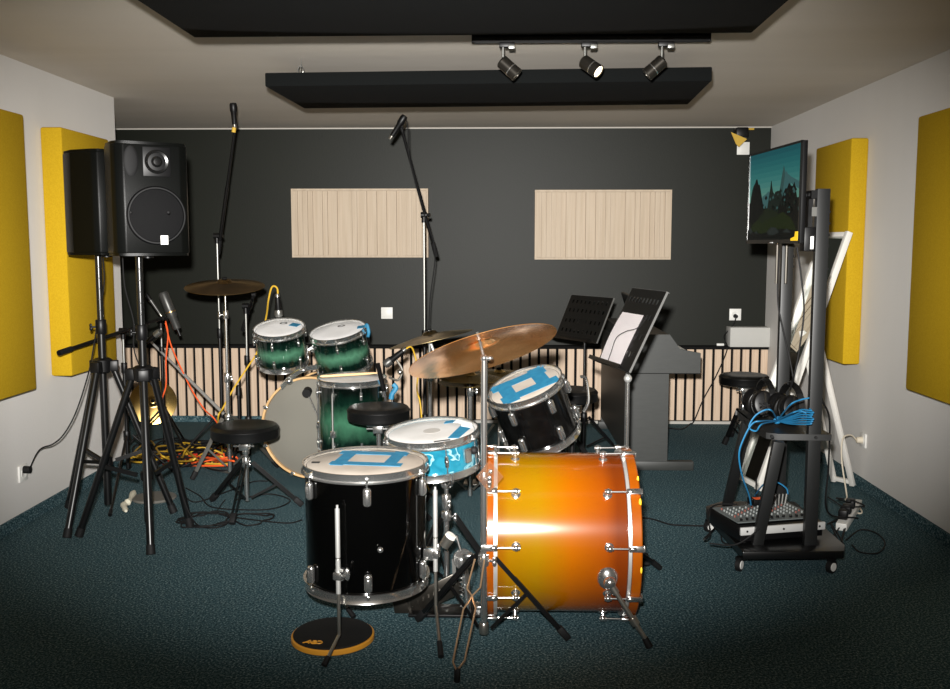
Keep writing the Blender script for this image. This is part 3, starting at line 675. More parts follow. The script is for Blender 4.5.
# ------------------------------------------------------------------ cymbals
def cymbal(label, c, n, rad, m, name='cymbal', bell=.19, group=None):
    t = thing(name, label, 'cymbal', c, frame(n)); h = rad*.13; rb = rad*bell
    up = [(.006, h+rad*.07), (rb*.45, h+rad*.066), (rb*.8, h+rad*.045), (rb, h*.94)]
    for k in range(1, 9):
        f = k/8; up.append((rb+(rad-rb)*f, h*.92*(1-f**1.25)))
    prof = up+[(r, z-.0022) for r, z in up[::-1]]+[up[0]]
    b = NB(); lathe(b, prof, 96); o = obj('bow', b, m, t, True, ang=60)
    b = NB(); lathe(b, [(0, h+rad*.07), (.016, h+rad*.07), (.016, h+rad*.07+.010), (.006, h+rad*.07+.011), (0, h+rad*.07+.012)], 16); obj('felt_washer', b, M_gap, t, True)
    return t
def wingnut(t, c, n, z0=.02, z1=.055):
    n = V(n).normalized(); c = V(c); b = NB(); cyl(b, c+n*z0, c+n*z1, .0045); ball(b, c+n*(z0+.018), .009, (1.8, .7, 1), frame(n)); return b
# big crash
cc = P(483, 352, 3.35); nc = (rt*-.268+upv*.935+fw*.24).normalized()
hc = .283*.13
cymbal('large bronze crash cymbal tilted to show its underside, in front', cc, nc, .272, M_crash)
sC = (cc.x+.004, 3.34)
t = thing('cymbal_stand', 'chrome cymbal stand holding the large tilted crash, tripod of mixed legs', 'cymbal stand', (sC[0], sC[1], 0))
zj = zz(358, 3.34)
hub = zz(557, 3.34)
pole(t, sC, .055, .62, .0125, M_chr, 'lower_tube'); pole(t, sC, .58, zj, .0115, M_chr, 'upper_tube')
collar(t, sC, .60, .645, .019, M_chr, 'height_clamp', wing=-60); collar(t, sC, hub-.03, hub+.012, .022, M_chr, 'hub', wing=-30); collar(t, sC, .045, .085, .018, M_chr2, 'lower_collar')
b = NB(); ball(b, (sC[0], sC[1], zj), .014); ball(b, (sC[0]+.02, sC[1]-.004, zj), .009, (1.4, 1, 1)); cyl(b, (sC[0], sC[1], zj), cc+nc*.075, .006); obj('tilter', b, M_chr, t)
legs = tripod(t, sC, hub, [Z(568, 641)[:2], Z(418, 622)[:2]], .0075, M_pow, .02, .062, M_pow, double=True, tb=.44)
for l in legs:
    b = NB(); q = V(l.matrix_world.translation)
fB = Z(457, 684); top = V((sC[0]-.015, sC[1]-.02, hub)); b = NB(); dn = V((fB.x, fB.y, .05))-top; sd = V((1, .25, 0)).normalized()
for s in (1, -1):
    tube(b, [top+sd*s*.018, top+dn*.28+sd*s*.024, top+dn*.36-sd*s*.002, top+dn*.40-sd*s*.008, top+dn*.47-sd*s*.022, top+dn*.93-sd*s*.020, top+dn-sd*s*.003], .0034, 8)
wl = obj('leg', b, M_bwire, t, label='twisted wire leg'); b = NB(); bar(b, top+dn*.985, (fB.x, fB.y, 0.006), .02, .016, bev=.004); obj('rubber_foot', b, M_blkr, wl)
q = P(489.5, 476.5, 3.325); b = NB(); prism(b, [q+V((-.048, 0, 0)), q+V((0, -.004, -.058)), q+V((.05, 0, 0)), q+V((0, .004, .058))], (0, -.005, 0)); pl = obj('clear_plate', b, M_acryl, t, label='clear amber diamond plate')
b = NB(); ball(b, q+V((.004, -.012, .022)), .008); ball(b, q+V((.0, -.010, -.034)), .006); cyl(b, q+V((.0, .012, .02)), q+V((.004, -.012, .022)), .004); obj('screw', b, M_chr, pl)
# ride at left
Yr = 5.85; cR = P(225, 288.5, Yr); nR = V((.02, -.16, .98)).normalized()
cymbal('dark bronze ride cymbal on straight stand above the left drum throne', cR+nR*.012, nR, .243, M_brass)
sRd = (cR.x, Yr)
t = thing('cymbal_stand', 'straight chrome cymbal stand under the dark ride cymbal at left', 'cymbal stand', (sRd[0], sRd[1], 0))
pole(t, sRd, .03, .62, .0135, M_chr, 'lower_tube'); pole(t, sRd, .6, 1.02, .0105, M_chr, 'middle_tube'); pole(t, sRd, 1.0, cR.z+.05, .006, M_chr, 'upper_tube')
collar(t, sRd, .60, .66, .02, M_chr, 'height_clamp', wing=-40); collar(t, sRd, 1.0, 1.05, .017, M_chr, 'height_clamp', wing=200); collar(t, sRd, .36, .40, .024, M_chr, 'hub', wing=-80)
tripod(t, sRd, .375, [Z(192, 481)[:2], Z(278, 468)[:2], (sRd[0]-.05, Yr+.3)], .008, M_chr2, .018, .07, M_chr2, double=True)
# rear crash of the green kit
Yc = 5.7; cq = P(431, 339, Yc); nq = (rt*-.22+upv*.96-fw*.07).normalized()
cymbal('tarnished bronze cymbal with jagged shine behind the big crash', cq, nq, .258, mat('tarnished_bronze', (176, 158, 118), .3, 1.0, noise=((110, 96, 66), 14, one, 5), aniso=.6))
sQ = (cq.x-.01, Yc+.02)
t = thing('cymbal_stand', 'chrome cymbal stand under the tarnished cymbal, behind the turquoise snare', 'cymbal stand', (sQ[0], sQ[1], 0))
pole(t, sQ, .03, .66, .0135, M_chr, 'lower_tube'); pole(t, sQ, .64, cq.z-.02, .0095, M_chr, 'upper_tube'); collar(t, sQ, .63, .70, .022, M_chr, 'height_clamp', wing=-30); collar(t, sQ, .34, .39, .025, M_chr, 'hub')
b = NB(); cyl(b, (sQ[0], sQ[1], cq.z-.03), cq+nq*.02, .008); cyl(b, cq+nq*.012, cq+nq*.06, .016, .013); obj('tilter', b, M_satin, t)
b = NB(); cyl(b, P(431, 344, Yc-.03), P(434, 352, Yc-.03), .009); obj('wing_bolt', b, M_satin, t)
tripod(t, sQ, .36, ring_feet(sQ, .30, 35), .008, M_chr2, .018, .06, M_chr2, double=True)
# hi-hat pair
Yh = 5.35; ch = P(470, 377, Yh)
cymbal('lower hi-hat cymbal of the pair just behind the big crash', ch-V((0, 0, .03)), (.02, .02, -1), .18, M_brassb, 'hi_hat_cymbal')
cymbal('upper hi-hat cymbal of the pair just behind the big crash', ch-V((0, 0, .006)), (.02, -.02, 1), .18, M_brassb, 'hi_hat_cymbal')
sH = (ch.x, Yh); t = thing('hi_hat_stand', 'chrome hi-hat stand behind the turquoise snare drum', 'hi-hat stand', (sH[0], sH[1], 0))
pole(t, sH, .02, .62, .014, M_chr, 'lower_tube'); pole(t, sH, .60, ch.z-.045, .011, M_chr, 'upper_tube'); pole(t, sH, ch.z-.05, ch.z+.12, .0035, M_chr, 'pull_rod'); collar(t, sH, ch.z-.07, ch.z-.035, .02, M_blk, 'cymbal_seat'); collar(t, sH, .6, .66, .021, M_chr, 'height_clamp', wing=-30); collar(t, sH, .33, .37, .024, M_chr, 'hub')
tripod(t, sH, .35, ring_feet(sH, .27, 80), .008, M_chr2, .018, .06, M_chr2, double=True)
b = NB(); bar(b, (sH[0]-.0, Yh+.36, .02), (sH[0], Yh+.05, .07), .085, .01, bev=.003); obj('footboard', b, M_chr2, t)
# second small cymbal at right of the hi-hat
Ys = 5.9; c5 = P(499, 371, Ys); cymbal('small bronze cymbal on low rod right of the hi-hat pair', c5-V((0, 0, .02)), (0, -.06, 1), .16, M_brassb)
s5 = (c5.x, Ys); t = thing('cymbal_stand', 'low chrome rod stand under the small bronze cymbal', 'cymbal stand', (s5[0], s5[1], 0)); pole(t, s5, .03, c5.z+.02, .008, M_chr2); tripod(t, s5, .33, ring_feet(s5, .25, 50), .007, M_chr2, .012, .06)
# leaning gold cymbal by the wall
Yg = 7.58; cg = P(153, 400, Yg); ng = V((.30, -.86, .38)).normalized(); cg.z = .182
cymbal('gold cymbal leaning upright on floor behind the speaker stands', cg, ng, .185, M_brassb)

# ------------------------------------------------------------------ snare stand
sS = (cs.x+.06, cs.y+.01); t = thing('snare_stand', 'chrome basket stand under the turquoise snare drum', 'snare stand', (sS[0], sS[1], 0))
zb = cs.z-.172
pole(t, sS, .05, .40, .012, M_chr, 'lower_tube'); pole(t, sS, .36, zb-.05, .009, M_chr, 'upper_tube')
collar(t, sS, .36, .42, .02, M_chr, 'height_clamp', wing=-70); collar(t, sS, .31, .35, .022, M_chr, 'hub', wing=-30)
bk = NB(); ball(bk, (sS[0], sS[1], zb-.055), .024); bk_o = obj('basket', bk, M_chr, t)
for a in (-80, 40, 160):
    d = V((math.cos(R(a)), math.sin(R(a)), 0)); p = V((sS[0], sS[1], zb-.05)); b = NB()
    tube(b, spl([p, p+d*.08+V((0, 0, .008)), p+d*.17+V((0, 0, .035)), p+d*.212+V((0, 0, .062)), p+d*.212+V((0, 0, .09))], 5), .0065, 8); ar = obj('basket_arm', b, M_chr, bk_o)
tripod(t, sS, .33, ring_feet(sS, .27, -12), .0085, M_pow, .018, .075, M_pow, double=True)

# ------------------------------------------------------------------ front kick pedal
px0 = OR_L; py0 = 3.65
t = thing('kick_pedal', 'chrome kick pedal clamped to left end of the orange bass drum', 'drum pedal', (px0-.16, py0, 0))
obj('base_plate', b2(NB(), (px0-.30, py0-.06, .0), (px0-.005, py0+.06, .012), bev=.003), M_blk, t)
b = NB(); bar(b, (px0-.30, py0-.01, .024), (px0-.10, py0, .125), .012, .085, (0, 0, 1), bev=.003)
for k in range(9): bar(b, V((px0-.285, py0-.01, .036)).lerp(V((px0-.115, py0, .122)), k/8)-V((0, .03, 0)), V((px0-.285, py0-.01, .036)).lerp(V((px0-.115, py0, .122)), k/8)+V((0, .03, 0)), .006, .006)
obj('footboard', b, M_gunm, t)
b = NB(); bar(b, (px0-.36, py0-.01, .012), (px0-.29, py0-.01, .024), .012, .09, bev=.004); obj('heel_plate', b, M_gunm, t)
for s in (-1, 1):
    obj('post', tube(NB(), [(px0-.06, py0+s*.058, .01), (px0-.085, py0+s*.058, .23)], .010, 12), M_chr, t)
ax_z = .225
obj('axle', cyl(NB(), (px0-.085, py0-.075, ax_z), (px0-.085, py0+.075, ax_z), .009), M_chr, t)
b = NB(); lathe(b, [(.012, -.008), (.04, -.008), (.04, -.004), (.034, 0), (.04, .004), (.04, .008), (.012, .008), (.012, -.008)], 24, Matrix.Translation((px0-.085, py0-.02, ax_z)) @ frame((.25, -1, .1))); obj('cam', b, M_chr, t)
b = NB(); e0 = V((px0-.085, py0-.02, ax_z)); e1 = V((px0-.112, py0-.005, .315)); cyl(b, e0, e1, .005); sh_ = obj('beater_shaft', b, M_chr, t)
b = NB(); dd = V((.55, -.1, .83)).normalized(); q = P(450, 537, 3.65); cyl(b, q-dd*.045, q+dd*.0, .021, .023, 20); bt = obj('beater', b, M_chr2, t); b = NB(); cyl(b, q, q+dd*.012, .023, .020, 20); obj('felt_pad', b, M_felt, bt)
b = NB(); tube(b, [V((px0-.09+.008*math.cos(k*1.1), py0-.085+.008*math.sin(k*1.1), .05+k*.0028)) for k in range(56)], .0018, 5); obj('spring', b, M_chr, t)
b = NB(); bar(b, (px0-.09, py0-.085, .20), (px0-.09, py0-.085, .25), .02, .02, bev=.004); ball(b, (px0-.06, py0-.085, .26), .018, (1.5, .8, .8)); obj('spring_anchor', b, M_chr, t)
obj('chain', bar(NB(), (px0-.118, py0-.02, .125), (px0-.122, py0-.02, .225), .010, .014), M_steel, t)
obj('hoop_clamp', b2(NB(), (px0-.04, py0-.03, .004), (px0-.003, py0+.03, .035), bev=.004), M_chr, t)

# ------------------------------------------------------------------ practice pad
pc = Z(333, 639)
t = thing('practice_pad', 'round black practice pad with amber rim lying on carpet', 'practice pad', (pc.x, pc.y, 0)); X = Matrix.Translation((pc.x, pc.y, 0))
b = NB(); lathe(b, [(0, 0), (.148, 0), (.153, .004), (.153, .019), (.150, .022), (.1, .022), (0, .022)], 72, X); obj('base', b, M_padrim, t)
b = NB(); lathe(b, [(0, .0215), (.146, .0215), (.146, .025), (.143, .0275), (0, .0275)], 72, X); pt = obj('playing_surface', b, M_pad, t)
b = NB(); q = V((pc.x-.062, pc.y-.098, .0282))
def stroke(b, pts, r=.0026): tube(b, spl([q+V((x, y, 0)) for x, y in pts], 5), r, 6)
stroke(b, [(-.03, -.004), (-.018, .004), (-.006, .018), (-.004, .004), (-.008, -.008)]); stroke(b, [(-.02, .002), (-.004, .002), (.006, .004)])
stroke(b, [(.006, .016), (.004, .0), (.002, -.008)]); stroke(b, [(.006, .014), (.016, .014), (.018, .006), (.006, .003), (.020, .0), (.018, -.008), (.004, -.009)])
stroke(b, [(.022, .012), (.034, .012), (.04, .002), (.034, -.008), (.022, -.008)])
obj('pad_logo', b, M_padrim, pt)

# ------------------------------------------------------------------ drum thrones
def throne(c, ztop, rad, feet, label, mpost=M_chr, mleg=M_pow, hub=.27):
    t = thing('drum_throne', label, 'drum stool', (c[0], c[1], 0)); X = Matrix.Translation((c[0], c[1], ztop))
    b = NB(); lathe(b, [(0, -.078), (rad*.9, -.078), (rad*.985, -.072), (rad, -.064), (rad, -.03), (rad*1.012, -.026), (rad*1.012, -.020), (rad*.99, -.016), (rad*.93, -.004), (rad*.8, .0), (rad*.4, -.006), (0, -.008)], 56, X)
    obj('seat', b, M_leather, t)
    b = NB(); box(b, (0, 0, -.090), (.11, .11, .02), X, .003); box(b, (0, -.02, -.118), (.05, .06, .04), X, .004); cyl(b, X @ V((-.06, -.02, -.118)), X @ V((.05, -.02, -.118)), .006); obj('seat_clamp', b, M_chr, t)
    pole(t, c, .06, ztop-.085, .0125, mpost, 'post'); collar(t, c, hub-.02, hub+.03, .021, mpost, 'hub', wing=-50); collar(t, c, hub+.05, hub+.08, .018, mpost, 'height_clamp')
    tripod(t, c, hub, feet, .0095, mleg, .016, .075, mleg, double=True)
    return t
fL = [Z(232, 526)[:2], Z(212, 502)[:2], Z(302, 507)[:2]]; cl = ((fL[0][0]+fL[1][0]+fL[2][0])/3, (fL[0][1]+fL[1][1]+fL[2][1])/3)
seatc = P(245, 424, cl[1])
throne((seatc.x, cl[1]), seatc.z, .182, fL, 'black vinyl drum throne standing alone beside the speaker stands')
s2 = P(378.5, 405.5, 4.8); throne((s2.x, 4.8), s2.z, .160, ring_feet((s2.x, 4.8), .27, 20), 'black drum throne between the green and black floor toms')
s3 = P(744, 374, 6.9); throne((s3.x, 6.9), s3.z, .177, [Z(724, 446)[:2], (s3.x+.25, 6.95), (s3.x-.02, 7.15)], 'black drum throne near back wall behind the screen trolley')
s4 = P(571, 388.5, 5.72); throne((s4.x, 5.72), s4.z, .162, ring_feet((s4.x, 5.72), .26, -20), 'black drum throne half hidden behind the scuffed rack tom')

# ------------------------------------------------------------------ microphone stands and microphones
def mic(p, d, L, r, label, body=M_blk, grille=M_steel, name='microphone'):
    p, d = V(p), V(d).normalized(); M = Matrix.Translation(p) @ frame(d)     # p = tail, points along d
    t = thing(name, label, 'microphone', p)
    b = NB(); lathe(b, [(0, 0), (r*.62, 0), (r*.66, L*.05), (r*.8, L*.55), (r, L*.64), (r, L*.66)], 20, M); lathe(b, [(0, L*.66), (r, L*.66)], 20, M); obj('body', b, body, t)
    b = NB(); lathe(b, [(r*.98, L*.655), (r*1.02, L*.70), (r*1.02, L*.9), (r*.8, L*.98), (0, L)], 20, M); obj('grille', b, grille, t)
    b = NB(); lathe(b, [(r*.5, -L*.16), (r*.58, -L*.1), (r*.6, .002), (0, .002)], 14, M); lathe(b, [(0, -L*.16), (r*.5, -L*.16)], 14, M); obj('plug', b, M_chr2, t)
    return t
def studio_mic(p, d, L, r, label, body, grille, name):
    M = Matrix.Translation(V(p)) @ frame(d); t = thing(name, label, 'microphone', p)
    b = NB(); lathe(b, [(0, 0), (r*.7, 0), (r*.8, .01), (r*.82, L*.3), (r, L*.34), (r, L*.5), (0, L*.5)], 24, M); obj('body', b, body, t)
    b = NB(); lathe(b, [(0, L*.49), (r*.98, L*.49), (r*1.02, L*.52), (r*1.02, L*.93), (r*.8, L*.985), (0, L)], 24, M); obj('grille', b, M_micgrey, t)
    b = NB(); lathe(b, [(r*.9, L*.44), (r*1.06, L*.445), (r*1.06, L*.475), (r*.9, L*.48)], 24, M); obj('band', b, M_brass, t)
    b = NB(); cyl(b, V(p)-V(d).normalized()*.05, V(p)+V(d).normalized()*.002, .011); obj('plug', b, M_blk, t)
    return t
def boom_stand(c, zj, tip, tail, feet, label, pm=M_steel, bmm=M_blk, hub=.30, r=.0095, clutch=None, tipclip=True, brace=None):
    t = thing('microphone_stand', label, 'microphone stand', (c[0], c[1], 0))
    z1 = clutch or zj*.55
    pole(t, c, .07, z1, r*1.25, M_pow, 'lower_tube'); pole(t, c, z1-.02, zj, r*.85, pm, 'upper_tube'); collar(t, c, z1-.03, z1+.035, r*1.9, M_blk, 'height_clutch')
    collar(t, c, hub-.03, hub+.03, .021, M_blk, 'hub')
    tripod(t, c, hub, feet, .0075, M_pow, .014, brace, M_pow, foot_r=.011)
    j = V((c[0], c[1], zj)); b = NB(); cyl(b, j+V((-.02, 0, 0)), j+V((.02, 0, 0)), .02); cyl(b, j+V((.02, 0, 0)), j+V((.042, -.005, 0)), .012); cyl(b, j-V((0, 0, .05)), j, .015); obj('boom_clamp', b, M_blk, t)
    tip, tail = V(tip), V(tail); b = NB(); cyl(b, tail, tail.lerp(tip, .55), .0115); cyl(b, tail.lerp(tip, .5), tip, .0085); bo = obj('boom', b, bmm, t)
    d = (tip-tail).normalized(); b = NB(); cyl(b, tail, tail+d*.10, .0155); obj('counterweight', b, M_blkr, bo)
    if tipclip:
        b = NB(); cyl(b, tip-d*.01, tip+d*.03, .010); cyl(b, tip+d*.025-V((.012, 0, 0)), tip+d*.025+V((.012, 0, 0)), .013); obj('mic_clip', b, M_blkr, bo)
    return t
# tall left
Ya = 6.35; ca = P(219.5, 330, Ya); jt = P(221, 236, Ya); tp_ = P(235, 128, Ya-.25); tl = P(218, 254, Ya+.04)
boom_stand((ca.x, Ya), jt.z, tp_, tl, ring_feet((ca.x, Ya), .30, 75), 'tall microphone boom stand reaching the ceiling behind the ride cymbal', clutch=.86)
mic(tp_+V((0, -.01, .02)), (0.0, -.15, 1), .135, .023, 'black microphone at top of the left tall boom, upright', M_blk, M_blk)
b = NB(); cyl(b, tp_+V((-.004, -.02, -.03)), tp_+V((.0, -.02, .0)), .013); single('cable_plug', b, M_olive, 'small brass plug hanging at top of the left tall boom', 'cable plug')
# tall centre
Yb2 = 6.25; cb2 = P(424.5, 330, Yb2); jt = P(426, 215, Yb2); tp2 = P(402, 130, Yb2-.25); tl2 = P(436.5, 256, Yb2+.12)
boom_stand((cb2.x, Yb2), jt.z, tp2, tl2, ring_feet((cb2.x, Yb2), .30, 40), 'tall microphone boom stand leaning left in front of the left diffuser', clutch=.86)
mic(P(392, 136, Yb2-.28), (.55, -.1, .8), .15, .022, 'black microphone clipped at top of the centre tall boom, tilted', M_blk, M_blk)
b = NB(); tube(b, spl([P(404, 118, Yb2-.26), P(407.5, 125, Yb2-.26), P(410, 160, Yb2-.2), P(424, 214, Yb2-.03), P(435, 250, Yb2+.03), P(430, 300, Yb2), P(428, 345, Yb2-.02)], 8), .004, 6); single('microphone_cable', b, M_blkr, 'thin black cable running down the centre tall boom', 'cable')
# cluster by the left wall
Yd = 6.5; cd = P(163.5, 400, Yd); jt = P(164, 321, Yd)
boom_stand((cd.x, Yd), jt.z, P(139, 330, Yd+.1), P(234, 424, Yd-.35), ring_feet((cd.x, Yd), .30, 200), 'black boom stand with long slanting rod, behind the nearer speaker stand', clutch=.72, bmm=M_satin)
studio_mic(P(177.5, 329, Yd-.12), (-.33, -.05, .93), .27, .033, 'large grey studio microphone tilted left above the slanting boom', M_micgrey, M_micgrey, 'studio_microphone')
b = NB(); q = P(172, 318, Yd-.1); tube(b, spl([q, V((cd.x+.01, Yd-.03, jt.z+.02)), V((cd.x, Yd, jt.z))], 5), .007, 8); single('microphone_clip', b, M_blkr, 'black clip between the grey studio microphone and its stand', 'microphone clip')
mic(P(160, 314, Yd-.05), (-.55, 0, .84), .17, .014, 'slim dark microphone pointing up left beside the grey studio microphone', M_micgrey, M_blk)
Ye = 5.75; ce = P(125.5, 400, Ye); jt = P(126, 331, Ye)
boom_stand((ce.x, Ye), jt.z, P(160, 319, Ye+.1), P(59, 353, 4.92), [Z(110, 517)[:2], (ce.x+.27, Ye+.1), (ce.x-.1, Ye+.28)], 'black boom stand between the speaker stands, its rod pointing at the left wall', clutch=.70, hub=.28)
mic(P(146, 343, Ye-.02), (.75, -.3, .55), .14, .02, 'small silver ended microphone low behind the nearer speaker stand', M_blk, M_steel)
# short stand by the toms
Yf = 6.15; cff = P(248, 400, Yf); jt = P(248, 306, Yf)
boom_stand((cff.x, Yf), jt.z, P(253, 297, Yf-.1), P(243, 330, Yf+.12), ring_feet((cff.x, Yf), .26, 15), 'short black microphone stand between the ride cymbal and the small green tom', clutch=.70)
# microphone clipped at small green tom
qm = P(278.5, 318, dY-.0); b = None
mic(P(277.5, 297, dY+.06), (.06, -.05, -1), .125, .024, 'microphone pointing down at the small green tom head', M_blk, M_steel)
b = NB(); e = P(277.5, 303, dY+.07); tube(b, spl([e, e+V((-.03, .10, .0)), V((c1.x-.06, c1.y+.165, c1.z+.09)), V((c1.x-.06, c1.y+.16, c1.z+.03))], 6), .006, 8); single('microphone_clip', b, M_blkr, 'black rim clip behind the small green tom holding its microphone', 'microphone clip')
mic(P(403, 351, 5.32), (-.72, -.2, -.55), .135, .024, 'grey headed microphone pointing down left over the green floor tom', M_blk, M_micgrey)
b = NB(); e = P(396, 359, 5.32); tube(b, spl([e, P(402, 370, 5.31), P(398, 380, 5.3), V((cf.x+.205, cf.y+.03, cf.z-.0))], 6), .007, 8); q = P(400, 372, 5.30); ball(b, q, .016); single('microphone_clip', b, M_chr2, 'chrome rim clip right of the green floor tom', 'microphone clip')
b = NB(); bar(b, P(377.5, 363, 5.08), P(384, 391, 5.04), .022, .018, bev=.004); bar(b, P(384, 391, 5.04), P(386, 401, 5.04), .016, .012); single('rim_clamp', b, M_blk, 'slim black clamp upright at the front right rim of the green floor tom', 'clamp')
b = NB(); tube(b, spl([P(393, 384, 5.2), P(396, 388, 5.2), P(392, 394, 5.19), P(391, 399, 5.19)], 4), .014, 8); single('tape_scrap', b, M_tape, 'scrap of blue tape stuck beside the green floor tom rim', 'tape')

# ------------------------------------------------------------------ music stands
M_desk = mat('black_desk_enamel', (8, 9, 9), .45, spec=.4)
M_edge = mat('worn_bright_edge', (120, 120, 118), .4, .6)
def music_stand(BR, BL, up, label, polec, feet, hubz, paper=False, pm=M_pow, lipd=.055):
    BR, BL = V(BR), V(BL); w = (BR-BL); W = w.length; wx = w.normalized(); U = V(up); Hh = U.length; uy = U.normalized(); nz = wx.cross(uy).normalized()   # nz faces the reader
    uy = nz.cross(wx).normalized()
    X = Matrix((wx, uy, nz)).transposed().to_4x4(); X.translation = BL
    t = thing('music_stand', label, 'music stand', (polec[0], polec[1], 0))
    b = NB()
    rows = [.86, .66, .42, .2]; nh = 9
    # desk as strips around punched slots
    ys = [0]
    for r in sorted(rows): ys += [Hh*r-.013, Hh*r+.013]
    ys.append(Hh)
    for i in range(0, len(ys)-1):
        if i % 2 == 0: box(b, (W/2, (ys[i]+ys[i+1])/2, -.002), (W, ys[i+1]-ys[i], .003), X)
        else:
            sw = .017; n0 = [W*.10+k*(W*.80)/(nh-1) for k in range(nh)]; edges = [0]+[v for q in n0 for v in (q-sw/2, q+sw/2)]+[W]
            for k in range(0, len(edges), 2): box(b, ((edges[k]+edges[k+1])/2, (ys[i]+ys[i+1])/2, -.002), (edges[k+1]-edges[k], ys[i+1]-ys[i], .003), X)
    dk = obj('desk', b, M_desk, t)
    b = NB(); box(b, (W/2, -.002, lipd/2-.004), (W, .003, lipd), X); box(b, (W/2, .006, lipd-.004), (W, .018, .003), X); obj('lip', b, M_pow, dk)
    b = NB(); box(b, (W+.001, Hh/2, -.006), (.003, Hh, .010), X); box(b, (-.001, Hh/2, -.006), (.003, Hh, .010), X); box(b, (W/2, Hh, -.009), (W, .003, .016), X); obj('rim', b, M_edge, dk)
    cb_ = X @ V((W/2, Hh*.38, -.004)); pt = V((polec[0], polec[1], cb_.z-(.20 if paper else .10)))
    b = NB(); box(b, (W/2, Hh*.38, -.012), (.12, .10, .016), X, .004); obj('back_plate', b, M_pow, t)
    b = NB(); tube(b, [cb_-nz*.012, pt], .011, 10); ball(b, pt, .02); obj('tilt_joint', b, M_satin if paper else M_pow, t)
    pole(t, polec, .38, pt.z, .009, M_chr if paper else M_pow2, 'upper_tube'); pole(t, polec, .06, .42, .013, M_pow, 'lower_tube'); collar(t, polec, .4, .46, .02, M_blk, 'height_clutch', wing=180)
    collar(t, polec, hubz-.03, hubz+.03, .022, M_blk, 'hub'); tripod(t, polec, hubz, feet, .009, M_pow, .016, .10, M_pow, kind='bar')
    return t, X, W, Hh
BR = P(628.5, 372, 4.2); BL = P(597.5, 361.5, 4.585); up = V((.168, .04, .355))
pcn = (BR+BL)/2; pol = (P(627.5, 400, 4.47).x, 4.47)
t, X, W, Hh = music_stand(BR, BL, up, 'music stand holding a white sheet, beside the dark piano', pol, [(pol[0]+.06, pol[1]-.28), (pol[0]-.28, pol[1]+.05), (pol[0]+.09, pol[1]+.28)], .34, True)
b = NB(); n = 10; ra, rb_ = [], []
for k in range(n+1):
    f = k/n; y = .004+f*.262; bend = .018*math.sin(f*math.pi)*.5+.002
    ra.append(b.verts.new(X @ V((.03, y, bend+.002)))); rb_.append(b.verts.new(X @ V((W*.72, y+.002, bend*.4+.002))))
for k in range(n): b.faces.new((ra[k], rb_[k], rb_[k+1], ra[k+1]))
bmesh.ops.solidify(b, geom=b.faces[:], thickness=-.0006)
single('sheet_of_paper', b, M_paper, 'blank white sheet of paper resting on the nearer music stand', 'paper')
b = NB(); tube(b, spl([X @ V((W*.50, .0, .03)), X @ V((W*.46, .06, .03)), X @ V((W*.42, .13, .03)), X @ V((W*.60, .17, .03)), X @ V((W*.82, .20, .022)), X @ V((W*.90, .26, .012))], 6), .0016, 5); single('thin_wire', b, M_gry, 'thin dark wire hanging loosely over the white sheet', 'wire')
BR2 = P(596, 343, 6.0); BL2 = P(555, 337, 6.39)
pol2 = (P(584, 400, 6.33).x, 6.33)
music_stand(BR2, BL2, V((.13, .04, .28)), 'empty black music stand with punched holes, behind the tilted crash', pol2, ring_feet(pol2, .30, 20), .30)

# ------------------------------------------------------------------ digital piano (end on)
x0 = .80; xb = 1.10; xk = 1.30; ya, yb = 6.08, 7.50
PIANO = t = thing('digital_piano', 'dark console digital piano standing end on near the back wall', 'piano', ((x0+xk)/2, (ya+yb)/2, 0))
for yy in (ya, yb-.03):
    poly = [(x0+.02, yy, .06), (xb, yy, .06), (xb, yy, .635), (xk, yy, .635), (xk, yy, .765), (1.17, yy, .79), (1.10, yy, .885), (.93, yy, .885), (x0+.02, yy, .80)]
    b = NB(); prism(b, poly, (0, .03, 0)); pn = obj('side_panel', b, M_piano, t)
    b = NB(); b2(b, (x0+.03, yy-.004, .632), (xk, yy+.034, .636)); obj('panel_seam', b, M_gap, pn)
    b = NB(); b2(b, (x0+.0, yy-.01, 0), (xk-.03, yy+.04, .06), bev=.004); obj('foot', b, M_piano, t)
obj('back_panel', b2(NB(), (x0+.02, ya+.03, .10), (x0+.04, yb-.03, .80)), M_piano, t)
b = NB(); b2(b, (x0+.04, ya+.03, .645), (xk-.01, yb-.03, .72)); obj('key_bed', b, M_piano, t)
b = NB(); b2(b, (x0+.04, ya+.03, .80), (.98, yb-.03, .883)); obj('top_lid', b, M_piano, t)
b = NB(); k = ya+.06
while k < yb-.09: b2(b, (1.13, k, .72), (1.285, k+.0215, .742), bev=.0015); k += .0235
obj('white_keys', b, M_white, t)['kind'] = 'stuff'
b = NB(); k = ya+.06; i = 0
while k < yb-.09:
    if i % 7 in (0, 1, 3, 4, 5): b2(b, (1.13, k+.016, .742), (1.225, k+.029, .754), bev=.001)
    k += .0235; i += 1
obj('black_keys', b, M_blk, t)['kind'] = 'stuff'
b = NB(); prism(b, [(1.10, ya+.03, .883), (1.13, ya+.03, .745), (1.10, ya+.03, .745), (.98, ya+.03, .883)], (0, yb-ya-.06, 0)); obj('control_panel', b, M_blk, t)
b = NB(); box(b, (0, 0, 0), (.02, .9, .24), Matrix.Translation((.98, 6.8, .985)) @ Matrix.Rotation(R(-18), 4, 'Y'), .004); obj('music_rest', b, M_blk, t)
b = NB(); cyl(b, (x0+.10, ya+.5, .012), (x0+.2, ya+.5, .03), .012); b2(b, (x0+.05, ya+.03, .05), (x0+.10, yb-.03, .14)); obj('pedal_bar', b, M_piano, t)

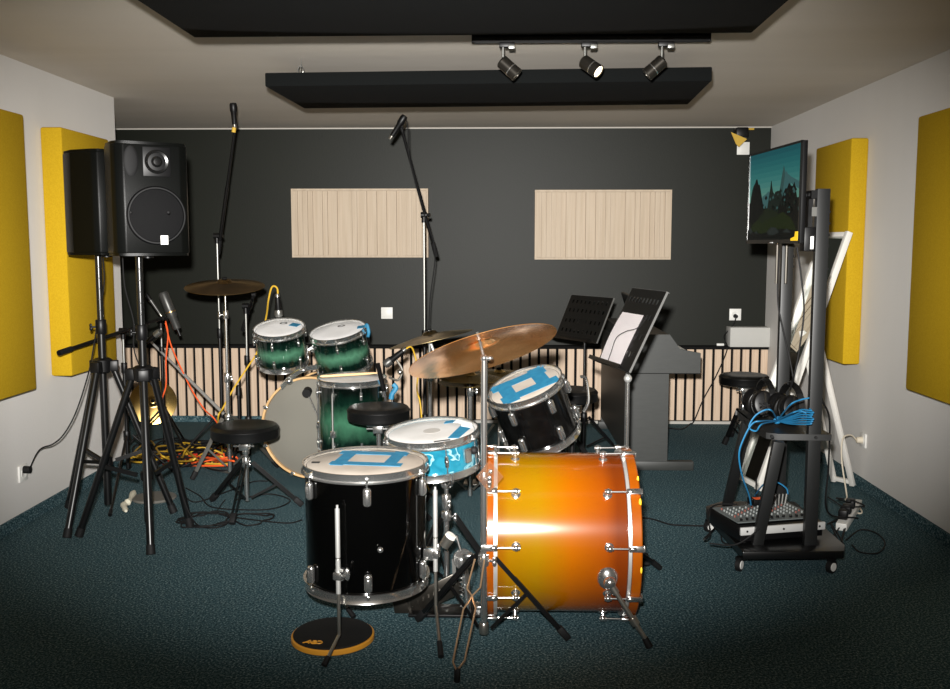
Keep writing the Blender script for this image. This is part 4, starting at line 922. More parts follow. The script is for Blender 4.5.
# ------------------------------------------------------------------ screen trolley
cx = P(815, 400, 4.25).x
ycA, ycB = 4.25, 4.74; ztop = 1.70
t = thing('screen_trolley', 'dark steel wheeled trolley carrying the screen, shelf and mixer', 'trolley', (cx-.15, 4.5, 0)); TR = t
for yy in (ycA, ycB):
    b = NB(); b2(b, (cx-.028, yy-.018, .075), (cx+.028, yy+.018, ztop if yy == ycA else 1.66), bev=.002); co = obj('column', b, M_gry, t)
    for k in range(6): obj('bolt', cyl(NB(), (cx+.028, yy, 1.35+.05*k), (cx+.036, yy, 1.35+.05*k), .006), M_blkr, co)
zs = .612
sh_poly = [Z(737, 409, zs), Z(739, 414, zs), Z(757, 428, zs), Z(766, 432.5, zs), Z(779, 434, zs), V((cx+.07, ycA-.03, zs)), V((cx+.07, ycB+.05, zs)), V((cx-.20, ycB+.12, zs))]
b = NB(); prism(b, [p-V((0, 0, .028)) for p in sh_poly], (0, 0, .028)); shf = obj('shelf', b, M_gry, t)
b = NB()
for p in (V((cx-.0, ycA-.030, zs-.014)), P(772, 436.5, 4.13)): cyl(b, p+V((0, .006, 0)), p-V((0, .005, 0)), .007)
obj('bolt', b, M_blkr, shf)
zb_ = .098
base = [Z(743, 552, zb_), Z(741, 549, zb_), Z(706, 512, zb_), Z(706, 506, zb_), Z(722, 501, zb_), V((cx+.16, 4.98, zb_)), Z(845, 545, zb_), Z(844, 551, zb_)]
b = NB(); prism(b, [p-V((0, 0, .036)) for p in base], (0, 0, .036), bev=.004); obj('base', b, M_pow, t)
for p0, p1 in ((P(779, 436, 4.16), Z(757, 545, zb_-.005)), (P(747, 424, 4.62), Z(727, 506, zb_-.005))):
    q0 = V((p0.x, p0.y, zs-.02)); b = NB(); bar(b, q0, p1, .028, .05, (1, 0, 0), bev=.002); obj('strut', b, M_gry, t)
for px_, py_ in ((739, 571), (831, 573), (709, 532)):
    f = Z(px_, py_); p = V((f.x, f.y, .030)); ax = V((.82, -.57, 0)) if px_ < 800 else V((.6, -.8, 0))
    if px_ < 720: ax = V((.5, -.86, 0))
    b = NB(); cyl(b, p-ax*.010, p+ax*.010, .030, seg=24); ca_ = obj('caster', b, M_blkr, t)
    b = NB(); lathe(b, [(0, 0), (.008, 0), (.008, .003), (.012, .003), (.012, .001), (.019, .001), (.019, .004), (0, .004)], 18, Matrix.Translation(p+ax*.0095) @ frame(ax)); obj('hub_cap', b, M_white, ca_)
    b = NB(); cyl(b, p+V((0, 0, .024)), (p.x, p.y, zb_-.04), .012); bar(b, p+V((0, 0, .03))-ax*.014, p+V((0, 0, .03))+ax*.014, .03, .012); obj('caster_fork', b, M_blk, ca_)
b = NB(); p = V((cx+.08, 4.9, .027)); cyl(b, p-V((0, .01, 0)), p+V((0, .01, 0)), .027, seg=24); ca_ = obj('caster', b, M_blkr, t); b = NB(); cyl(b, p, (p.x, p.y, zb_-.04), .012); obj('caster_fork', b, M_blk, ca_)
# TV bracket
zc = 1.59
b = NB()
for z_ in (zc-.10, zc+.085):
    b2(b, (cx-.055, ycA-.02, z_-.018), (cx-.028, ycB+.02, z_+.018))
    for k in range(14): b2(b, (cx-.058, ycA+.01+k*.033, z_-.006), (cx-.054, ycA+.026+k*.033, z_+.006))
b2(b, (cx-.05, ycA+.03, zc-.085), (cx-.03, ycA+.13, zc+.07)); obj('screen_bracket', b, M_blk, t)
b = NB(); b2(b, (cx-.052, ycA-.0225, zc-.01), (cx-.030, ycA-.0205, zc+.03)); obj('bracket_tag', b, M_steel, t)
for dy in (0, .035):
    b = NB(); p = P(777+dy*330, 262, 4.62); tube(b, [(p.x, 4.62+dy, 1.50), (p.x, 4.62+dy, 1.27)], .007, 8); obj('hook_rod', b, M_gunm, t)
# TV
pn_, pf_ = P(801, 193, 4.19), P(748.5, 196, 4.87)
wx = V((pn_.x-pf_.x, pn_.y-pf_.y, 0)); W = wx.length; wx.normalize(); nz = V((wx.y, -wx.x, 0))
if nz.x > 0: nz = -nz
zt0, zt1 = 1.462, 1.905; hh = zt1-zt0
Xtv = Matrix((wx, V((0, 0, 1)), nz)).transposed().to_4x4(); Xtv.translation = V((pf_.x, pf_.y, zt0))
t = thing('flat_screen', 'flat screen with a mountain picture mounted on the dark trolley', 'television', Xtv @ V((W/2, 0, 0)))
b = NB(); box(b, (W/2, hh/2, -.0125), (W, hh, .024), Xtv, .003); box(b, (W/2, hh*.42, -.034), (W*.6, hh*.5, .022), Xtv, .008); obj('casing', b, M_blk, t)
b = NB()
for (c_, s_) in (((W/2, .009, .001), (W, .018, .008)), ((W/2, hh-.005, .001), (W, .010, .008)), ((.005, hh/2, .001), (.010, hh, .008)), ((W-.005, hh/2, .001), (.010, hh, .008))): box(b, c_, s_, Xtv)
obj('bezel', b, M_pow2, t)
sx0, sy0, sw, shh = .010, .018, W-.020, hh-.028
def scr_pic():
    """landscape: turquoise sky, haze, pointed peaks, forest, stones (flat layers of one picture)"""
    b = NB(); lay = [0]
    def poly(pts, mi):
        lay[0] += 1; z = .0008+.00004*lay[0]
        b.faces.new([b.verts.new(Xtv @ V((sx0+sw*u, sy0+shh*v, z))) for u, v in pts]).material_index = mi
    for k in range(10):
        poly([(0, .42+.058*k), (1, .42+.058*k), (1, .42+.058*(k+1)), (0, .42+.058*(k+1))], k)
    poly([(0, 0), (1, 0), (1, .44), (0, .44)], 10)
    poly([(.25, .40), (.30, .50), (.36, .52), (.42, .55), (.5, .5), (.6, .53), (.66, .47), (.66, .36), (.25, .36)], 14)
    random.seed(3)
    def peak(u0, u1, v0, top, mi, jag=.02):
        n = 14; pts = [(u0, v0)]
        for k in range(n+1):
            f = k/n; u = u0+(u1-u0)*f
            g = max(0, 1-abs((u-top[0])/((top[0]-u0) if u < top[0] else (u1-top[0])))**top[2])
            pts.append((u, v0+.001+(top[1]-v0)*g+random.uniform(-jag, jag)*(.3+g)))
        pts.append((u1, v0)); poly(pts, mi)
    peak(.58, 1.0, .30, (.70, .80, 1.1), 13); peak(.66, 1.0, .30, (.74, .76, 1.0), 14)
    poly([(.70, .78), (.72, .74), (.86, .66), (1.0, .60), (1.0, .52), (.84, .60), (.74, .68)], 14)
    peak(.40, .58, .34, (.47, .68, .9), 12, .012); peak(.30, .9, .22, (.60, .50, 1.6), 12, .04)
    peak(.0, .36, .20, (.15, .69, 2.2), 11, .02); peak(.55, 1.0, .2, (.9, .60, 2), 11, .03)
    peak(.1, .8, .1, (.45, .34, 2), 15, .02); peak(.0, 1.0, .04, (.75, .30, 1.5), 16, .02); peak(0, .7, .02, (.2, .22, 2), 16, .02)
    for k in range(46):
        u, v, s = random.uniform(.3, .96), random.uniform(.28, .56), random.uniform(.01, .03)
        poly([(u-s, v), (u, v-s*.8), (u+s, v), (u, v+s*1.2)], random.choice((13, 15, 12, 11)))
    poly([(0, 0), (1, 0), (1, .09), (.7, .12), (.3, .07), (0, .12)], 11)
    poly([(.42, .09), (.50, .14), (.60, .13), (.66, .08), (.55, .05), (.46, .05)], 17)
    poly([(.72, .08), (.8, .12), (.88, .07)], 17); poly([(.02, .10), (.06, .15), (.12, .10), (.08, .07)], 17); poly([(.16, .08), (.2, .11), (.24, .07)], 17)
    sky = [(84, 128, 114), (80, 126, 114), (70, 122, 112), (60, 116, 110), (50, 110, 106), (42, 104, 102), (36, 98, 98), (30, 92, 94), (26, 86, 90), (22, 78, 84)]
    low = [(9, 14, 9), (4, 7, 6), (16, 27, 22), (44, 72, 70), (52, 88, 88), (20, 28, 14), (22, 32, 8), (32, 38, 36)]
    ms = []
    for i, c in enumerate(sky+low):
        m = mat('screen_tone_%d' % i, (4, 4, 4), .12); n = m.node_tree.nodes['Principled BSDF']
        n.inputs['Emission Color'].default_value = lin(c); n.inputs['Emission Strength'].default_value = .9; ms.append(m)
    return b, ms
b = NB(); box(b, (W/2, hh/2, -.002), (W-.012, hh-.012, .004), Xtv); pnl = obj('screen', b, M_blk, t)
b, ms = scr_pic(); me_o = obj('picture', b, ms, pnl)
b = NB(); prism(b, [(W-.085, .012, .0055), (W-.006, .012, .0055), (W-.006, .052, .0055), (W-.035, .052, .0055), (W-.04, .03, .0055), (W-.085, .022, .0055)], (0, 0, .0012), Xtv); obj('sticker', b, M_ysticker, t, label='yellow corner sticker')
b = NB(); box(b, (W*.52, .004, .006), (.03, .004, .002), Xtv); obj('maker_plate', b, M_silver, t)
q = P(806, 241, 4.24); b = NB(); b2(b, (q.x-.02, 4.20, q.z-.045), (q.x+.03, 4.27, q.z+.06), bev=.004)
t = thing('media_box', 'small black box with white label under the near end of the screen', 'media box', (q.x, 4.235, q.z-.045)); obj('case', b, M_blk, t); b = NB(); b2(b, (q.x+.006, 4.1985, q.z-.035), (q.x+.02, 4.2005, q.z+.02)); obj('label_plate', b, M_white, t)
b = NB(); b2(b, (q.x+.0, 4.235, q.z+.0), (cx-.029, 4.255, q.z+.03)); obj('mount_arm', b, M_blk, t)

# headphones on the shelf
def headphones(c, yaw, label):
    t = thing('headphones', label, 'headphones', (c[0], c[1], zs), Matrix.Rotation(R(yaw), 4, 'Z')); T = MW[t.name] @ Matrix.Diagonal((1.2, 1.2, 1.2, 1))
    pads = []
    for s in (-1, 1):
        X = T @ Matrix.Translation((s*.055, 0, .058)) @ frame((s, -.12, .25))
        b = NB(); lathe(b, [(0, .012), (.030, .016), (.046, .010), (.052, -.004), (.052, -.012), (.048, -.03), (.030, -.034), (0, -.03)], 32, X @ Matrix.Diagonal((.9, 1.08, 1, 1))); e = obj('ear_cup', b, M_blk, t)
        b = NB(); lathe(b, [(.030, -.026), (.050, -.028), (.052, -.042), (.040, -.05), (.028, -.044), (.030, -.026)], 32, X @ Matrix.Diagonal((.9, 1.08, 1, 1))); obj('ear_cushion', b, M_leather, e)
        b = NB(); bar(b, X @ V((0, -.04, .017)), X @ V((0, .045, .017)), .010, .004); obj('trim_line', b, M_gunm, e)
    b = NB(); pts = [T @ V((.072*math.cos(a), .03+.0*a, .062+.085*math.sin(a))) for a in [math.pi*i/14 for i in range(15)]]
    for k in range(len(pts)-1): bar(b, pts[k], pts[k+1]+(pts[k+1]-pts[k])*.08, .028, .008, (0, 1, 0))
    obj('headband', b, M_leather, t)
hp1 = Z(756, 417, zs); headphones((hp1.x+.02, hp1.y+.04), -80, 'black headphones on trolley shelf beside the far column')
hp2 = Z(790, 424, zs); headphones((hp2.x-.005, hp2.y+.08), -72, 'black headphones on trolley shelf next to the near column')
# dark tangle of headphone leads
b = NB(); random.seed(11); ctr = Z(773, 420, zs)
for k in range(4):
    pts = [V((ctr.x+random.uniform(-.07, .06), ctr.y+random.uniform(-.02, .12), zs+.01+random.uniform(0, .07))) for _ in range(8)]; tube(b, spl(pts, 6), .0035, 6)
single('headphone_lead', b, M_blkr, 'tangled black lead heaped between the two headphones', 'cable')
# blue network cable
b = NB(); k0 = Z(777, 427, zs)+V((0, 0, .03)); 
for i in range(7):
    o = V((0, 0, .006*i)); e = P(809+i % 3, 424-2.2*i, 4.12)
    tube(b, spl([k0+V((0, 0, .003*i)), k0.lerp(e, .3)+V((.0, -.012, -.006+.002*i)), k0.lerp(e, .7)+V((0, -.012, -.004+.004*i)), e+V((.01, .004, 0)), e+V((.012, .03, .004))], 6), .0036, 6)
tube(b, spl([k0, P(790, 405, 4.13), P(800, 400, 4.13), P(809, 398, 4.14)], 6), .0036, 6)
tube(b, spl([k0, P(792, 413, 4.14), P(800, 411, 4.14), P(806, 413, 4.14)], 6), .0036, 6)
tube(b, spl([k0, P(772, 411, 4.12), P(765, 410, 4.12), P(755, 416, 4.13), P(749, 427, 4.13), P(756, 431, 4.12), P(762, 424, 4.12), k0+V((0, -.01, 0))], 6), .0036, 6)
tube(b, spl([k0, P(762, 421, 4.11), P(752, 424, 4.09), P(743, 440, 4.09), P(739, 455, 4.1), P(742, 475, 4.15), P(749, 495, 4.25), P(751, 505, 4.3)], 8), .0036, 6)
ball(b, k0, .016, (1.2, .8, 1))
single('network_cable', b, M_blue, 'light blue network cable tied in a bundle on the trolley shelf', 'cable')
b = NB(); p = Z(720, 511, .165); tube(b, spl([Z(712, 509, zb_+.006), Z(728, 510, .155), Z(745, 509.5, .165), Z(752, 500, .18), P(764, 484, 4.45), P(776, 482, 4.5), P(786, 488, 4.5), P(788, 494, 4.5)], 7), .0036, 6); single('network_cable', b, M_blue, 'light blue network cable crossing the mixer to the black box', 'cable')

# mixer on the base
mz = .185; m0 = Z(740, 533, .15)
NL, NR, FL = Z(741, 526, mz), Z(823, 520, mz), Z(719, 504.5, mz)
ux = (NR-NL); Wm = ux.length; ux.normalize(); vy = V((-ux.y, ux.x, 0)); Dm = .30
Xm = Matrix((ux, vy, V((0, 0, 1)))).transposed().to_4x4(); Xm.translation = V((NL.x, NL.y, 0))
t = thing('audio_mixer', 'grey audio mixer with silver front on the trolley base', 'mixer', Xm @ V((Wm/2, Dm/2, zb_)))
b = NB(); prism(b, [(0, 0, zb_+.012), (0, Dm, zb_+.012), (0, Dm, mz+.005), (0, Dm*.2, mz-.006), (0, 0, mz-.006)], (Wm, 0, 0), Xm, bev=.003); obj('body', b, M_blk, t)
b = NB()
for cx_, cy_ in ((.03, .03), (Wm-.03, .03), (.03, Dm-.03), (Wm-.03, Dm-.03)): cyl(b, Xm @ V((cx_, cy_, zb_)), Xm @ V((cx_, cy_, zb_+.016)), .012)
obj('rubber_foot', b, M_blkr, t)
b = NB(); box(b, (Wm/2, -.006, mz-.024), (Wm+.012, .014, .036), Xm, .003); fs = obj('front_rail', b, M_silver, t, label='silver front rail')
b = NB()
for k in (.06, .5, .94): cyl(b, Xm @ V((Wm*k, -.0125, mz-.024)), Xm @ V((Wm*k, -.0145, mz-.024)), .005)
obj('screw', b, M_blkr, fs)
b = NB(); box(b, (Wm/2, Dm*.55, mz+.003), (Wm*.98, Dm*.86, .004), Xm @ Matrix.Translation((0, 0, 0))); fp = obj('face_plate', b, M_mixer, t)
KN = mesh('knob', cyl(NB(), (0, 0, 0), (0, 0, .009), .0048, .004, 8), M_knobs); KR = mesh('knob', cyl(NB(), (0, 0, 0), (0, 0, .009), .0048, .004, 8), mat('dull_red_caps', (120, 66, 56), .5)); FD = mesh('fader', box(NB(), (0, 0, .005), (.010, .014, .012)), M_blk)
MI = MW[fp.name].inverted()
for i in range(12):
    for j in range(6): inst('knob', KN if (i*2+j*3) % 5 else KR, fp, MI @ Matrix.Translation(Xm @ V((Wm*(.08+.076*i), Dm*(.40+.085*j), mz+.005))))
    inst('fader', FD, fp, MI @ Matrix.Translation(Xm @ V((Wm*(.08+.076*i), Dm*(.20+.012*(i % 4)), mz+.004))))
b = NB()
for k in range(7): p = Xm @ V((Wm*(.66+.04*k), Dm*.86, mz+.006)); cyl(b, p, p+V((.003*k-.01, .0, .055)), .006, seg=8)
obj('jack_plugs', b, M_steel, t)
q = Xm @ V((Wm*.62, Dm*.93, mz+.006)); b = NB(); box(b, (Wm*.66, Dm*.98, mz+.022), (.13, .07, .03), Xm, .003)
t2_ = thing('router', 'small black box with orange label lying on the mixer', 'router', Xm @ V((Wm*.66, Dm*.98, mz+.006))); obj('case', b, M_blk, t2_)
b = NB(); box(b, (Wm*.60, Dm*.96, mz+.038), (.05, .03, .002), Xm); obj('label_plate', b, M_orange, t2_)
b = NB()
for k in (0, .05): cyl(b, Xm @ V((Wm*.62+k, Dm*1.08, mz+.03)), Xm @ V((Wm*.61+k, Dm*1.08, mz+.13)), .004)
obj('antenna', b, M_blk, t2_)

# ------------------------------------------------------------------ leaning mirror with easel leg
bn = Z(757.5, 492); bf = Z(743, 480); wv = (bf-bn); wv.z = 0; Wd = wv.length
topn = P(849, 232, 5.66); Lv = topn-bn
t = thing('floor_mirror', 'tall narrow white framed mirror leaning beside the right wall', 'mirror', bn.lerp(bf, .5)); 
wv = V((-.05, .27, 0)); Wd = wv.length; wx = wv.normalized(); lu = Lv.normalized(); nz = wx.cross(lu).normalized()
if nz.x > 0: nz = -nz
Ln = Lv.length; fw_ = .036
def fbar(b, p, q, w=.036, d=.03): bar(b, p, q, w, d, nz.cross(q-p), bev=.002)
b = NB(); A, B_, C_, D_ = bn, bn+wx*Wd, bn+wx*Wd+lu*Ln, bn+lu*Ln
off = V((0, 0, .012))
for p, q in ((A+off, D_), (B_+off, C_)): fbar(b, p, q)
for p, q in ((A+off+lu*.02, B_+off+lu*.02), (D_-lu*.018, C_-lu*.018), (A+lu*Ln*.36, B_+lu*Ln*.36)): fbar(b, p, q, .032, .028)
obj('frame', b, M_wframe, t)
b = NB(); prism(b, [A+lu*.02+wx*.012-nz*.004, B_+lu*.02-wx*.012-nz*.004, C_-lu*.02-wx*.012-nz*.004, D_-lu*.02+wx*.012-nz*.004], -nz*.005); obj('glass', b, M_mirror, t)
r0 = Z(852.5, 487.5); r1 = Z(842, 483.5); h0 = bn+lu*Ln*.62-nz*.02; h1 = h0+wx*Wd*.9; b = NB()
r1 = r0+V((-.075, .10, 0)); h1 = h0+V((-.05, .12, 0)); h0 = h0+V((0, 0, 0))
o = V((0, 0, .012)); 
for p, q in ((r0+o, h0), (r1+o, h1), (r0+o+V((0, 0, .02)), r1+o+V((0, 0, .02)))): bar(b, p, q, .024, .03, (r1-r0), bev=.002)
obj('easel_leg', b, M_wframe, t)

# ------------------------------------------------------------------ power strip, cords, cables
ps0, ps1 = Z(841, 531), Z(857, 506); dv = (ps1-ps0).normalized(); sv = V((-dv.y, dv.x, 0)); Lp = (ps1-ps0).length
Xp = Matrix((dv, sv, V((0, 0, 1)))).transposed().to_4x4(); Xp.translation = ps0
STRIP = t = thing('power_strip', 'white power strip on carpet beside the trolley', 'power strip', ps0.lerp(ps1, .5))
b = NB(); box(b, (Lp/2, 0, .02), (Lp, .055, .04), Xp, .006); obj('body', b, M_white, t)
for k in range(4):
    b = NB(); lathe(b, [(.019, .0395), (.019, .041), (.016, .041), (.016, .0395)], 18, Xp @ Matrix.Translation((Lp*(.16+.22*k), 0, 0))); obj('socket', b, M_trim, t)
for k in (0, 1, 2):
    b = NB(); box(b, (Lp*(.16+.22*k), .005, .066), (.05, .045, .05), Xp, .006); cyl(b, Xp @ V((Lp*(.16+.22*k), 0, .040)), Xp @ V((Lp*(.16+.22*k), 0, .05)), .015)
    single('power_adapter', b, M_blk, ['black power adapter in the end of the white power strip nearest the camera', 'black power adapter second along the white power strip', 'black power adapter third along the white power strip, towards the wall'][k], 'power adapter')
def cable(pts, r, m, label, n=8, cat='cable', name='cable'):
    return single(name, tube(NB(), spl(pts, n), r, 6), m, label, cat)
def FZ(px, py, z=.006): return Z(px, py, z)
t = None
b = NB(); cyl(b, OR+V((-.012, 0, 0)), OR+V((-.045, 0, 0)), .021, .017); tube(b, spl([OR+V((-.045, 0, 0)), OR+V((-.10, -.05, .04)), OR+V((-.17, -.12, .03)), OR+V((-.20, -.2, -.08)), OR+V((-.20, -.3, -.26)), FZ(846, 500, .05), FZ(856, 512, .008), FZ(862, 512, .008), Xp @ V((Lp+.02, .01, .02)), Xp @ V((Lp, 0, .02))], 8), .0045, 6)
obj('power_cord', b, M_wcab, STRIP, label='cream power cord')
b = NB(); q = OL+V((.012, 0, .018)); cyl(b, q, q+V((.035, 0, 0)), .02, .018); 
tube(b, spl([q+V((.03, 0, .005)), P(36, 455, 4.84), P(42, 448, 4.83), P(53, 444, 4.83), P(64, 434, 4.84), P(76, 412, 4.87), P(88, 375, 4.9), P(94, 345, 4.9), P(98, 318, 4.88), P(104, 285, 4.86), P(103, 258, 4.84)], 8), .004, 6)
obj('power_cord', b, M_blkr, SPK)
q = sR; cable([(q[0]-.10, q[1]+.05, 1.40), (q[0]-.09, q[1]+.04, 1.25), (q[0]-.045, q[1]+.02, 1.08), (q[0]-.05, q[1]+.05, .9), (q[0]+.08, q[1]+.10, .6), (q[0]+.13, q[1]+.12, .2), (q[0]+.2, q[1]+.2, .006), FZ(225, 500)], .0035, M_blkr, 'black cable hanging down from the loudspeaker that faces us')
q = OUTB; b = NB(); cyl(b, q+V((0, -.012, -.012)), q+V((0, -.05, -.012)), .018, .014)
tube(b, spl([q+V((0, -.05, -.012)), q+V((-.03, -.07, -.08)), q+V((-.10, -.09, -.16)), V((q.x-.13, 7.60, .70)), P(727, 350, 7.66), P(716, 376, 7.66), P(703, 400, 7.66), P(694, 421, 7.62), FZ(690, 424), FZ(682, 429), FZ(668, 428)], 8), .005, 6)
obj('power_cord', b, M_blkr, PIANO)
c = P(724, 344, 7.62); b = NB(); box(b, (c.x, 7.75, .648), (.06, .03, .02), bev=.005); single('cable_connector', b, M_white, 'small white connector on the ledge below the back outlet', 'cable connector')
# vocal cables
cable([P(165.5, 321, Yd-.05), P(168, 335, Yd-.06), P(166, 360, Yd-.08), P(166, 385, Yd-.1), P(162, 400, Yd-.12), P(164, 412, Yd-.15), P(168, 430, Yd-.2), FZ(170, 455), FZ(190, 460), FZ(205, 452)], .005, M_orange, 'orange cable hanging straight down from the slanting boom stand')
cable([P(165.5, 323, Yd-.06), P(171, 345, Yd-.1), P(181, 368, Yd-.12), P(193, 392, Yd-.15), P(205, 410, Yd-.2), P(216, 421, Yd-.25), FZ(232, 450), FZ(215, 462)], .005, M_orange, 'orange cable sagging right from the slanting boom towards the left throne')
cable([P(278, 296, dY+.06), P(277, 288, dY+.06), P(272, 287, dY+.07), P(268.5, 300, dY+.10), P(266, 318, dY+.22), P(258, 350, dY+.26), P(247, 368, dY+.25), P(234, 388, dY+.2), P(223, 408, dY+.15), P(218, 420, dY+.12), FZ(222, 455), FZ(212, 462)], .0055, M_yelc, 'yellow cable arching from the small green tom microphone to the floor')
cable([P(404, 350, 5.33), P(411, 347, 5.36), P(415, 356, 5.4), P(418, 372, 5.42), P(417, 390, 5.44), P(421, 410, 5.45), (P(421, 410, 5.45).x+.02, 5.45, .1), (P(421, 410, 5.45).x+.1, 5.3, .006)], .0045, M_yelc, 'yellow cable dropping from the grey headed microphone behind the big crash')
# pile of coiled cables on the floor
def pile(m, label, seed, lox, hix, n, py0=442, py1=466, r=.006, zz_=.10):
    random.seed(seed); pts = []; x = lox
    for k in range(n):
        pts.append(Z(random.uniform(lox, hix), random.uniform(py0, py1), .008+random.uniform(0, zz_)*(1 if k % 2 else .3)))
    b = NB(); tube(b, spl(pts, 7), r, 6); single('coiled_cable', b, m, label, 'cable')
pile(M_yelc, 'yellow cable heaped behind the speaker stands, at the left of the pile', 3, 128, 200, 26, 440, 462, zz_=.14)
pile(M_yelc, 'yellow cable looping at the right of the floor pile, nearest the throne', 21, 170, 236, 16)
pile(M_orange, 'orange cable tangled in the floor pile beside the left throne', 5, 178, 236, 22, 446, 466, zz_=.12)
pile(M_red, 'red cable at the front of the floor pile', 8, 150, 222, 16, 452, 467, zz_=.05)
pile(M_blkr, 'black cable woven through the floor pile behind the speaker stands', 9, 135, 234, 60, 440, 468, zz_=.14)
b = NB(); cyl(b, FZ(176, 461, .012), FZ(230, 473, .012), .009); single('metal_rod', b, M_steel, 'loose metal rod lying on carpet in front of the cable pile', 'rod')
# black cables around the left throne
random.seed(4)
def coil(cx_, cy_, rx, turns, seed, label):
    random.seed(seed); c = Z(cx_, cy_, .005); pts = []
    for k in range(int(turns*12)):
        a = k*2*math.pi/12; rr = rx*(1+.18*math.sin(k*1.7+seed)); pts.append(c+V((rr*math.cos(a)+random.uniform(-.01, .01), rr*.85*math.sin(a)+.02*math.sin(k*.5), .004*(k % 7)*.6+.001)))
    return pts
cable(coil(207, 521, .13, 4.2, 1, ''), .0042, M_blkr, 'black cable coiled on carpet left of the lone throne')
cable(coil(253, 520, .10, 1.6, 5, '')+[FZ(285, 523), FZ(302, 520)], .0042, M_blkr, 'black cable loop on carpet in front of the lone throne')
cable([FZ(186, 488), FZ(200, 496), FZ(212, 507), FZ(250, 510), FZ(276, 508), FZ(290, 500), FZ(268, 494), FZ(235, 500)], .004, M_blkr, 'black cable running under the lone throne')
cable([FZ(182, 494), FZ(196, 502), FZ(226, 492), FZ(252, 482), FZ(268, 481)], .004, M_blkr, 'black cable slanting from the speaker stand foot to the lone throne')
cable([FZ(606, 498), FZ(625, 514), FZ(652, 519), FZ(665, 523), FZ(675, 525), FZ(705, 526)], .0045, M_blkr, 'black cable crossing the carpet from the orange drum to the trolley')
cable([P(797, 247, 4.3), P(801, 275, 4.3), P(804, 310, 4.28), P(800, 345, 4.25), P(795, 372, 4.22), (P(790, 395, 4.3).x, 4.30, .80)], .004, M_blkr, 'black cable hanging from the screen down to the shelf')
cable([P(779, 249, 4.62), P(778, 300, 4.64), P(783, 330, 4.64), P(790, 360, 4.64), P(794, 385, 4.62), (P(790, 395, 4.6).x, 4.60, .80)], .004, M_blkr, 'black cable dangling under the far part of the screen')
cable([(cx+.045, 4.30, 1.0), (cx+.05, 4.32, .78), (cx+.12, 4.4, .65), (cx+.16, 4.5, .4), (cx+.2, 4.6, .15), Xp @ V((Lp*.4, -.05, .02))], .0045, M_blkr, 'black cable running down behind the near trolley column')
random.seed(12)
for i, lb in enumerate(['black cable snarled around the power strip, uppermost loops', 'black cable looping between power strip and trolley base', 'black cable curling on carpet right of the power strip']):
    pts = [Z(random.uniform(826, 862), random.uniform(512, 556), .006+random.uniform(0, .02)) for _ in range(9)]
    if i == 2: pts = [FZ(846, 540), FZ(860, 530), FZ(876, 533), FZ(885, 543), FZ(878, 553), FZ(860, 552), FZ(852, 545)]
    if i == 0: pts = [Xp @ V((Lp*.25+random.uniform(-.06, .12), random.uniform(-.09, .09), .10+random.uniform(-.02, .05))) for _ in range(8)]
    cable(pts, .004, M_blkr, lb)
cable([Xm @ V((Wm*.8, Dm*.86, mz+.06)), Xm @ V((Wm*.7, Dm*.7, mz+.05)), Xm @ V((Wm*.45, Dm*.3, mz+.03)), Xm @ V((Wm*.2, -.03, mz+.0)), Xm @ V((-.03, -.02, zb_+.01)), Xm @ V((-.14, .03, zb_+.006))], .004, M_blkr, 'black cable trailing across the mixer')
cable([Xm @ V((Wm*.3, Dm*.9, mz+.02)), Xm @ V((Wm*.05, Dm*.9, mz+.025)), Xm @ V((-.05, Dm*.75, mz-.0)), Xm @ V((-.09, Dm*.4, zb_+.02)), Xm @ V((-.13, .1, zb_+.006)), Z(720, 525, .02), Z(722, 541, .012), Z(732, 545, .012)], .004, M_blkr, 'black cable looping over the left edge of the trolley base')
# grey disc and rag between the speaker stands
dc = Z(149, 500); b = NB(); lathe(b, [(0, 0), (.12, 0), (.124, .006), (.118, .014), (0, .016)], 40, Matrix.Translation((dc.x+.02, dc.y+.03, 0))); single('rubber_disc', b, M_disc, 'flat grey disc lying on carpet behind the nearer speaker stand', 'disc')
b = NB(); tube(b, spl([FZ(134, 492, .03), FZ(129, 501, .03), FZ(124, 505, .02), FZ(126, 511, .015)], 4), [.012, .02, .014, .01, .016, .02, .012, .016, .02, .015, .012, .016, .008], 8); single('rag', b, M_rag, 'crumpled off-white strip on carpet behind the speaker stand legs', 'rag')
b = NB(); q = FZ(239, 440, 0); cyl(b, (P(239, 406, 6.6).x, 6.6, 0), (P(239, 406, 6.6).x, 6.6, .40), .012); cyl(b, (P(239, 406, 6.6).x, 6.6, 0), (P(239, 406, 6.6).x, 6.6, .012), .07); cyl(b, (P(239, 406, 6.6).x, 6.6, .40), (P(239, 406, 6.6).x, 6.6, .47), .022, .018); single('floor_stand', b, M_blk, 'short black stub stand at the back wall behind the lone throne', 'stand')

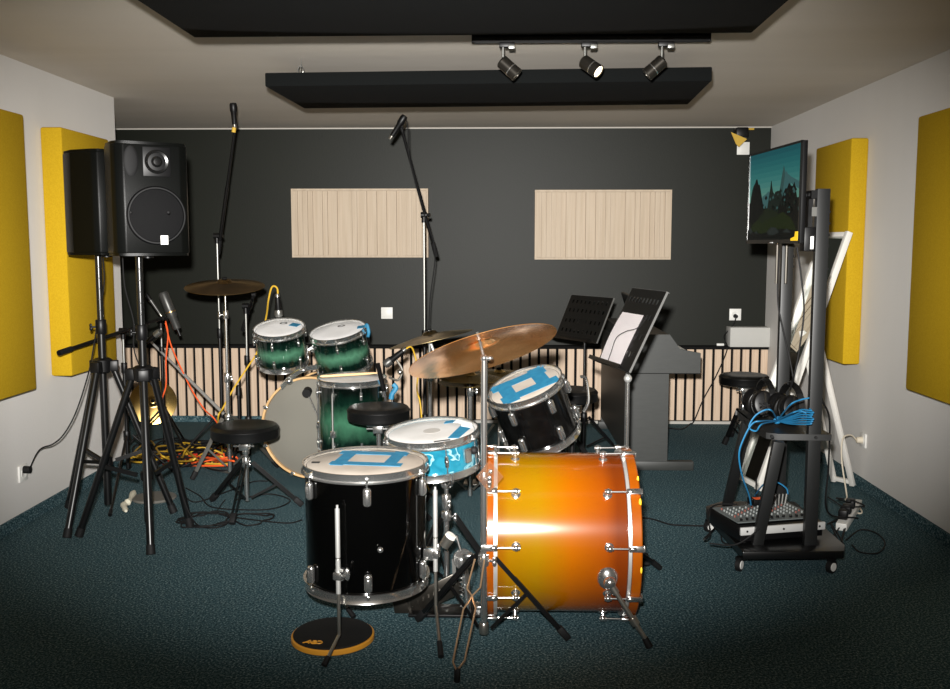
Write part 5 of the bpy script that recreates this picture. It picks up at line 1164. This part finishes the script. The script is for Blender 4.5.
GROUPS = {'acoustic_panel': 'mustard wall panels', 'ceiling_baffle': 'black ceiling baffles', 'diffuser_panel': 'wood diffuser panels', 'track_spotlight': 'spotlights on the ceiling rail', 'power_outlet': 'wall outlets', 'speaker_stand': 'speaker stands', 'loudspeaker': 'loudspeakers', 'rack_tom': 'rack toms', 'floor_tom': 'floor toms', 'bass_drum': 'bass drums', 'cymbal': 'cymbals', 'hi_hat_cymbal': 'hi-hat pair', 'cymbal_stand': 'cymbal stands', 'drum_throne': 'drum thrones', 'microphone_stand': 'microphone stands', 'microphone': 'microphones', 'microphone_clip': 'microphone clips', 'music_stand': 'music stands', 'headphones': 'headphones on the trolley shelf', 'power_adapter': 'adapters in the power strip', 'cable': 'loose cables', 'coiled_cable': 'floor cable pile', 'network_cable': 'light blue network cables', 'kick_pedal': 'kick pedals'}
for o in C.objects:
    k = o.name.split('.')[0]
    if o.parent is None and k in GROUPS and 'category' in o: o['group'] = GROUPS[k]
# ------------------------------------------------------------------ light and camera
w = bpy.data.worlds.new('World'); bpy.context.scene.world = w; w.use_nodes = True
w.node_tree.nodes['Background'].inputs[0].default_value = (1.0, .82, .58, 1); w.node_tree.nodes['Background'].inputs[1].default_value = .15
def light(kind, name, loc, aim, energy, col, **kw):
    L = bpy.data.lights.new(name, kind); L.energy = energy; L.color = col
    for k, v in kw.items(): setattr(L, k, v)
    o = bpy.data.objects.new(name, L); C.objects.link(o); o.location = loc
    o.rotation_euler = (V(aim)-V(loc)).to_track_quat('-Z', 'Y').to_euler(); return o
light('SPOT', 'camera_flash', (-.05, .02, CH+.16), P(445, 300, 7.0), 2850, (1, .975, .94), shadow_soft_size=.035, spot_size=R(73), spot_blend=.9).scale = (1, .62, 1)
light('SPOT', 'track_lamp', le+ld*.03, le+ld, 18, (1, .80, .55), shadow_soft_size=.02, spot_size=R(60), spot_blend=.6)
cam = bpy.data.cameras.new('camera'); co = bpy.data.objects.new('camera', cam); C.objects.link(co)
cam.sensor_width = 36; cam.lens = 36*F/950; cam.clip_start = .05
co.location = (0, 0, CH); co.rotation_euler = (math.pi/2-TH, 0, PS)
S = bpy.context.scene; S.camera = co
S.view_settings.view_transform = 'Standard'; S.view_settings.look = 'None'; S.view_settings.exposure = 0; S.view_settings.gamma = 1
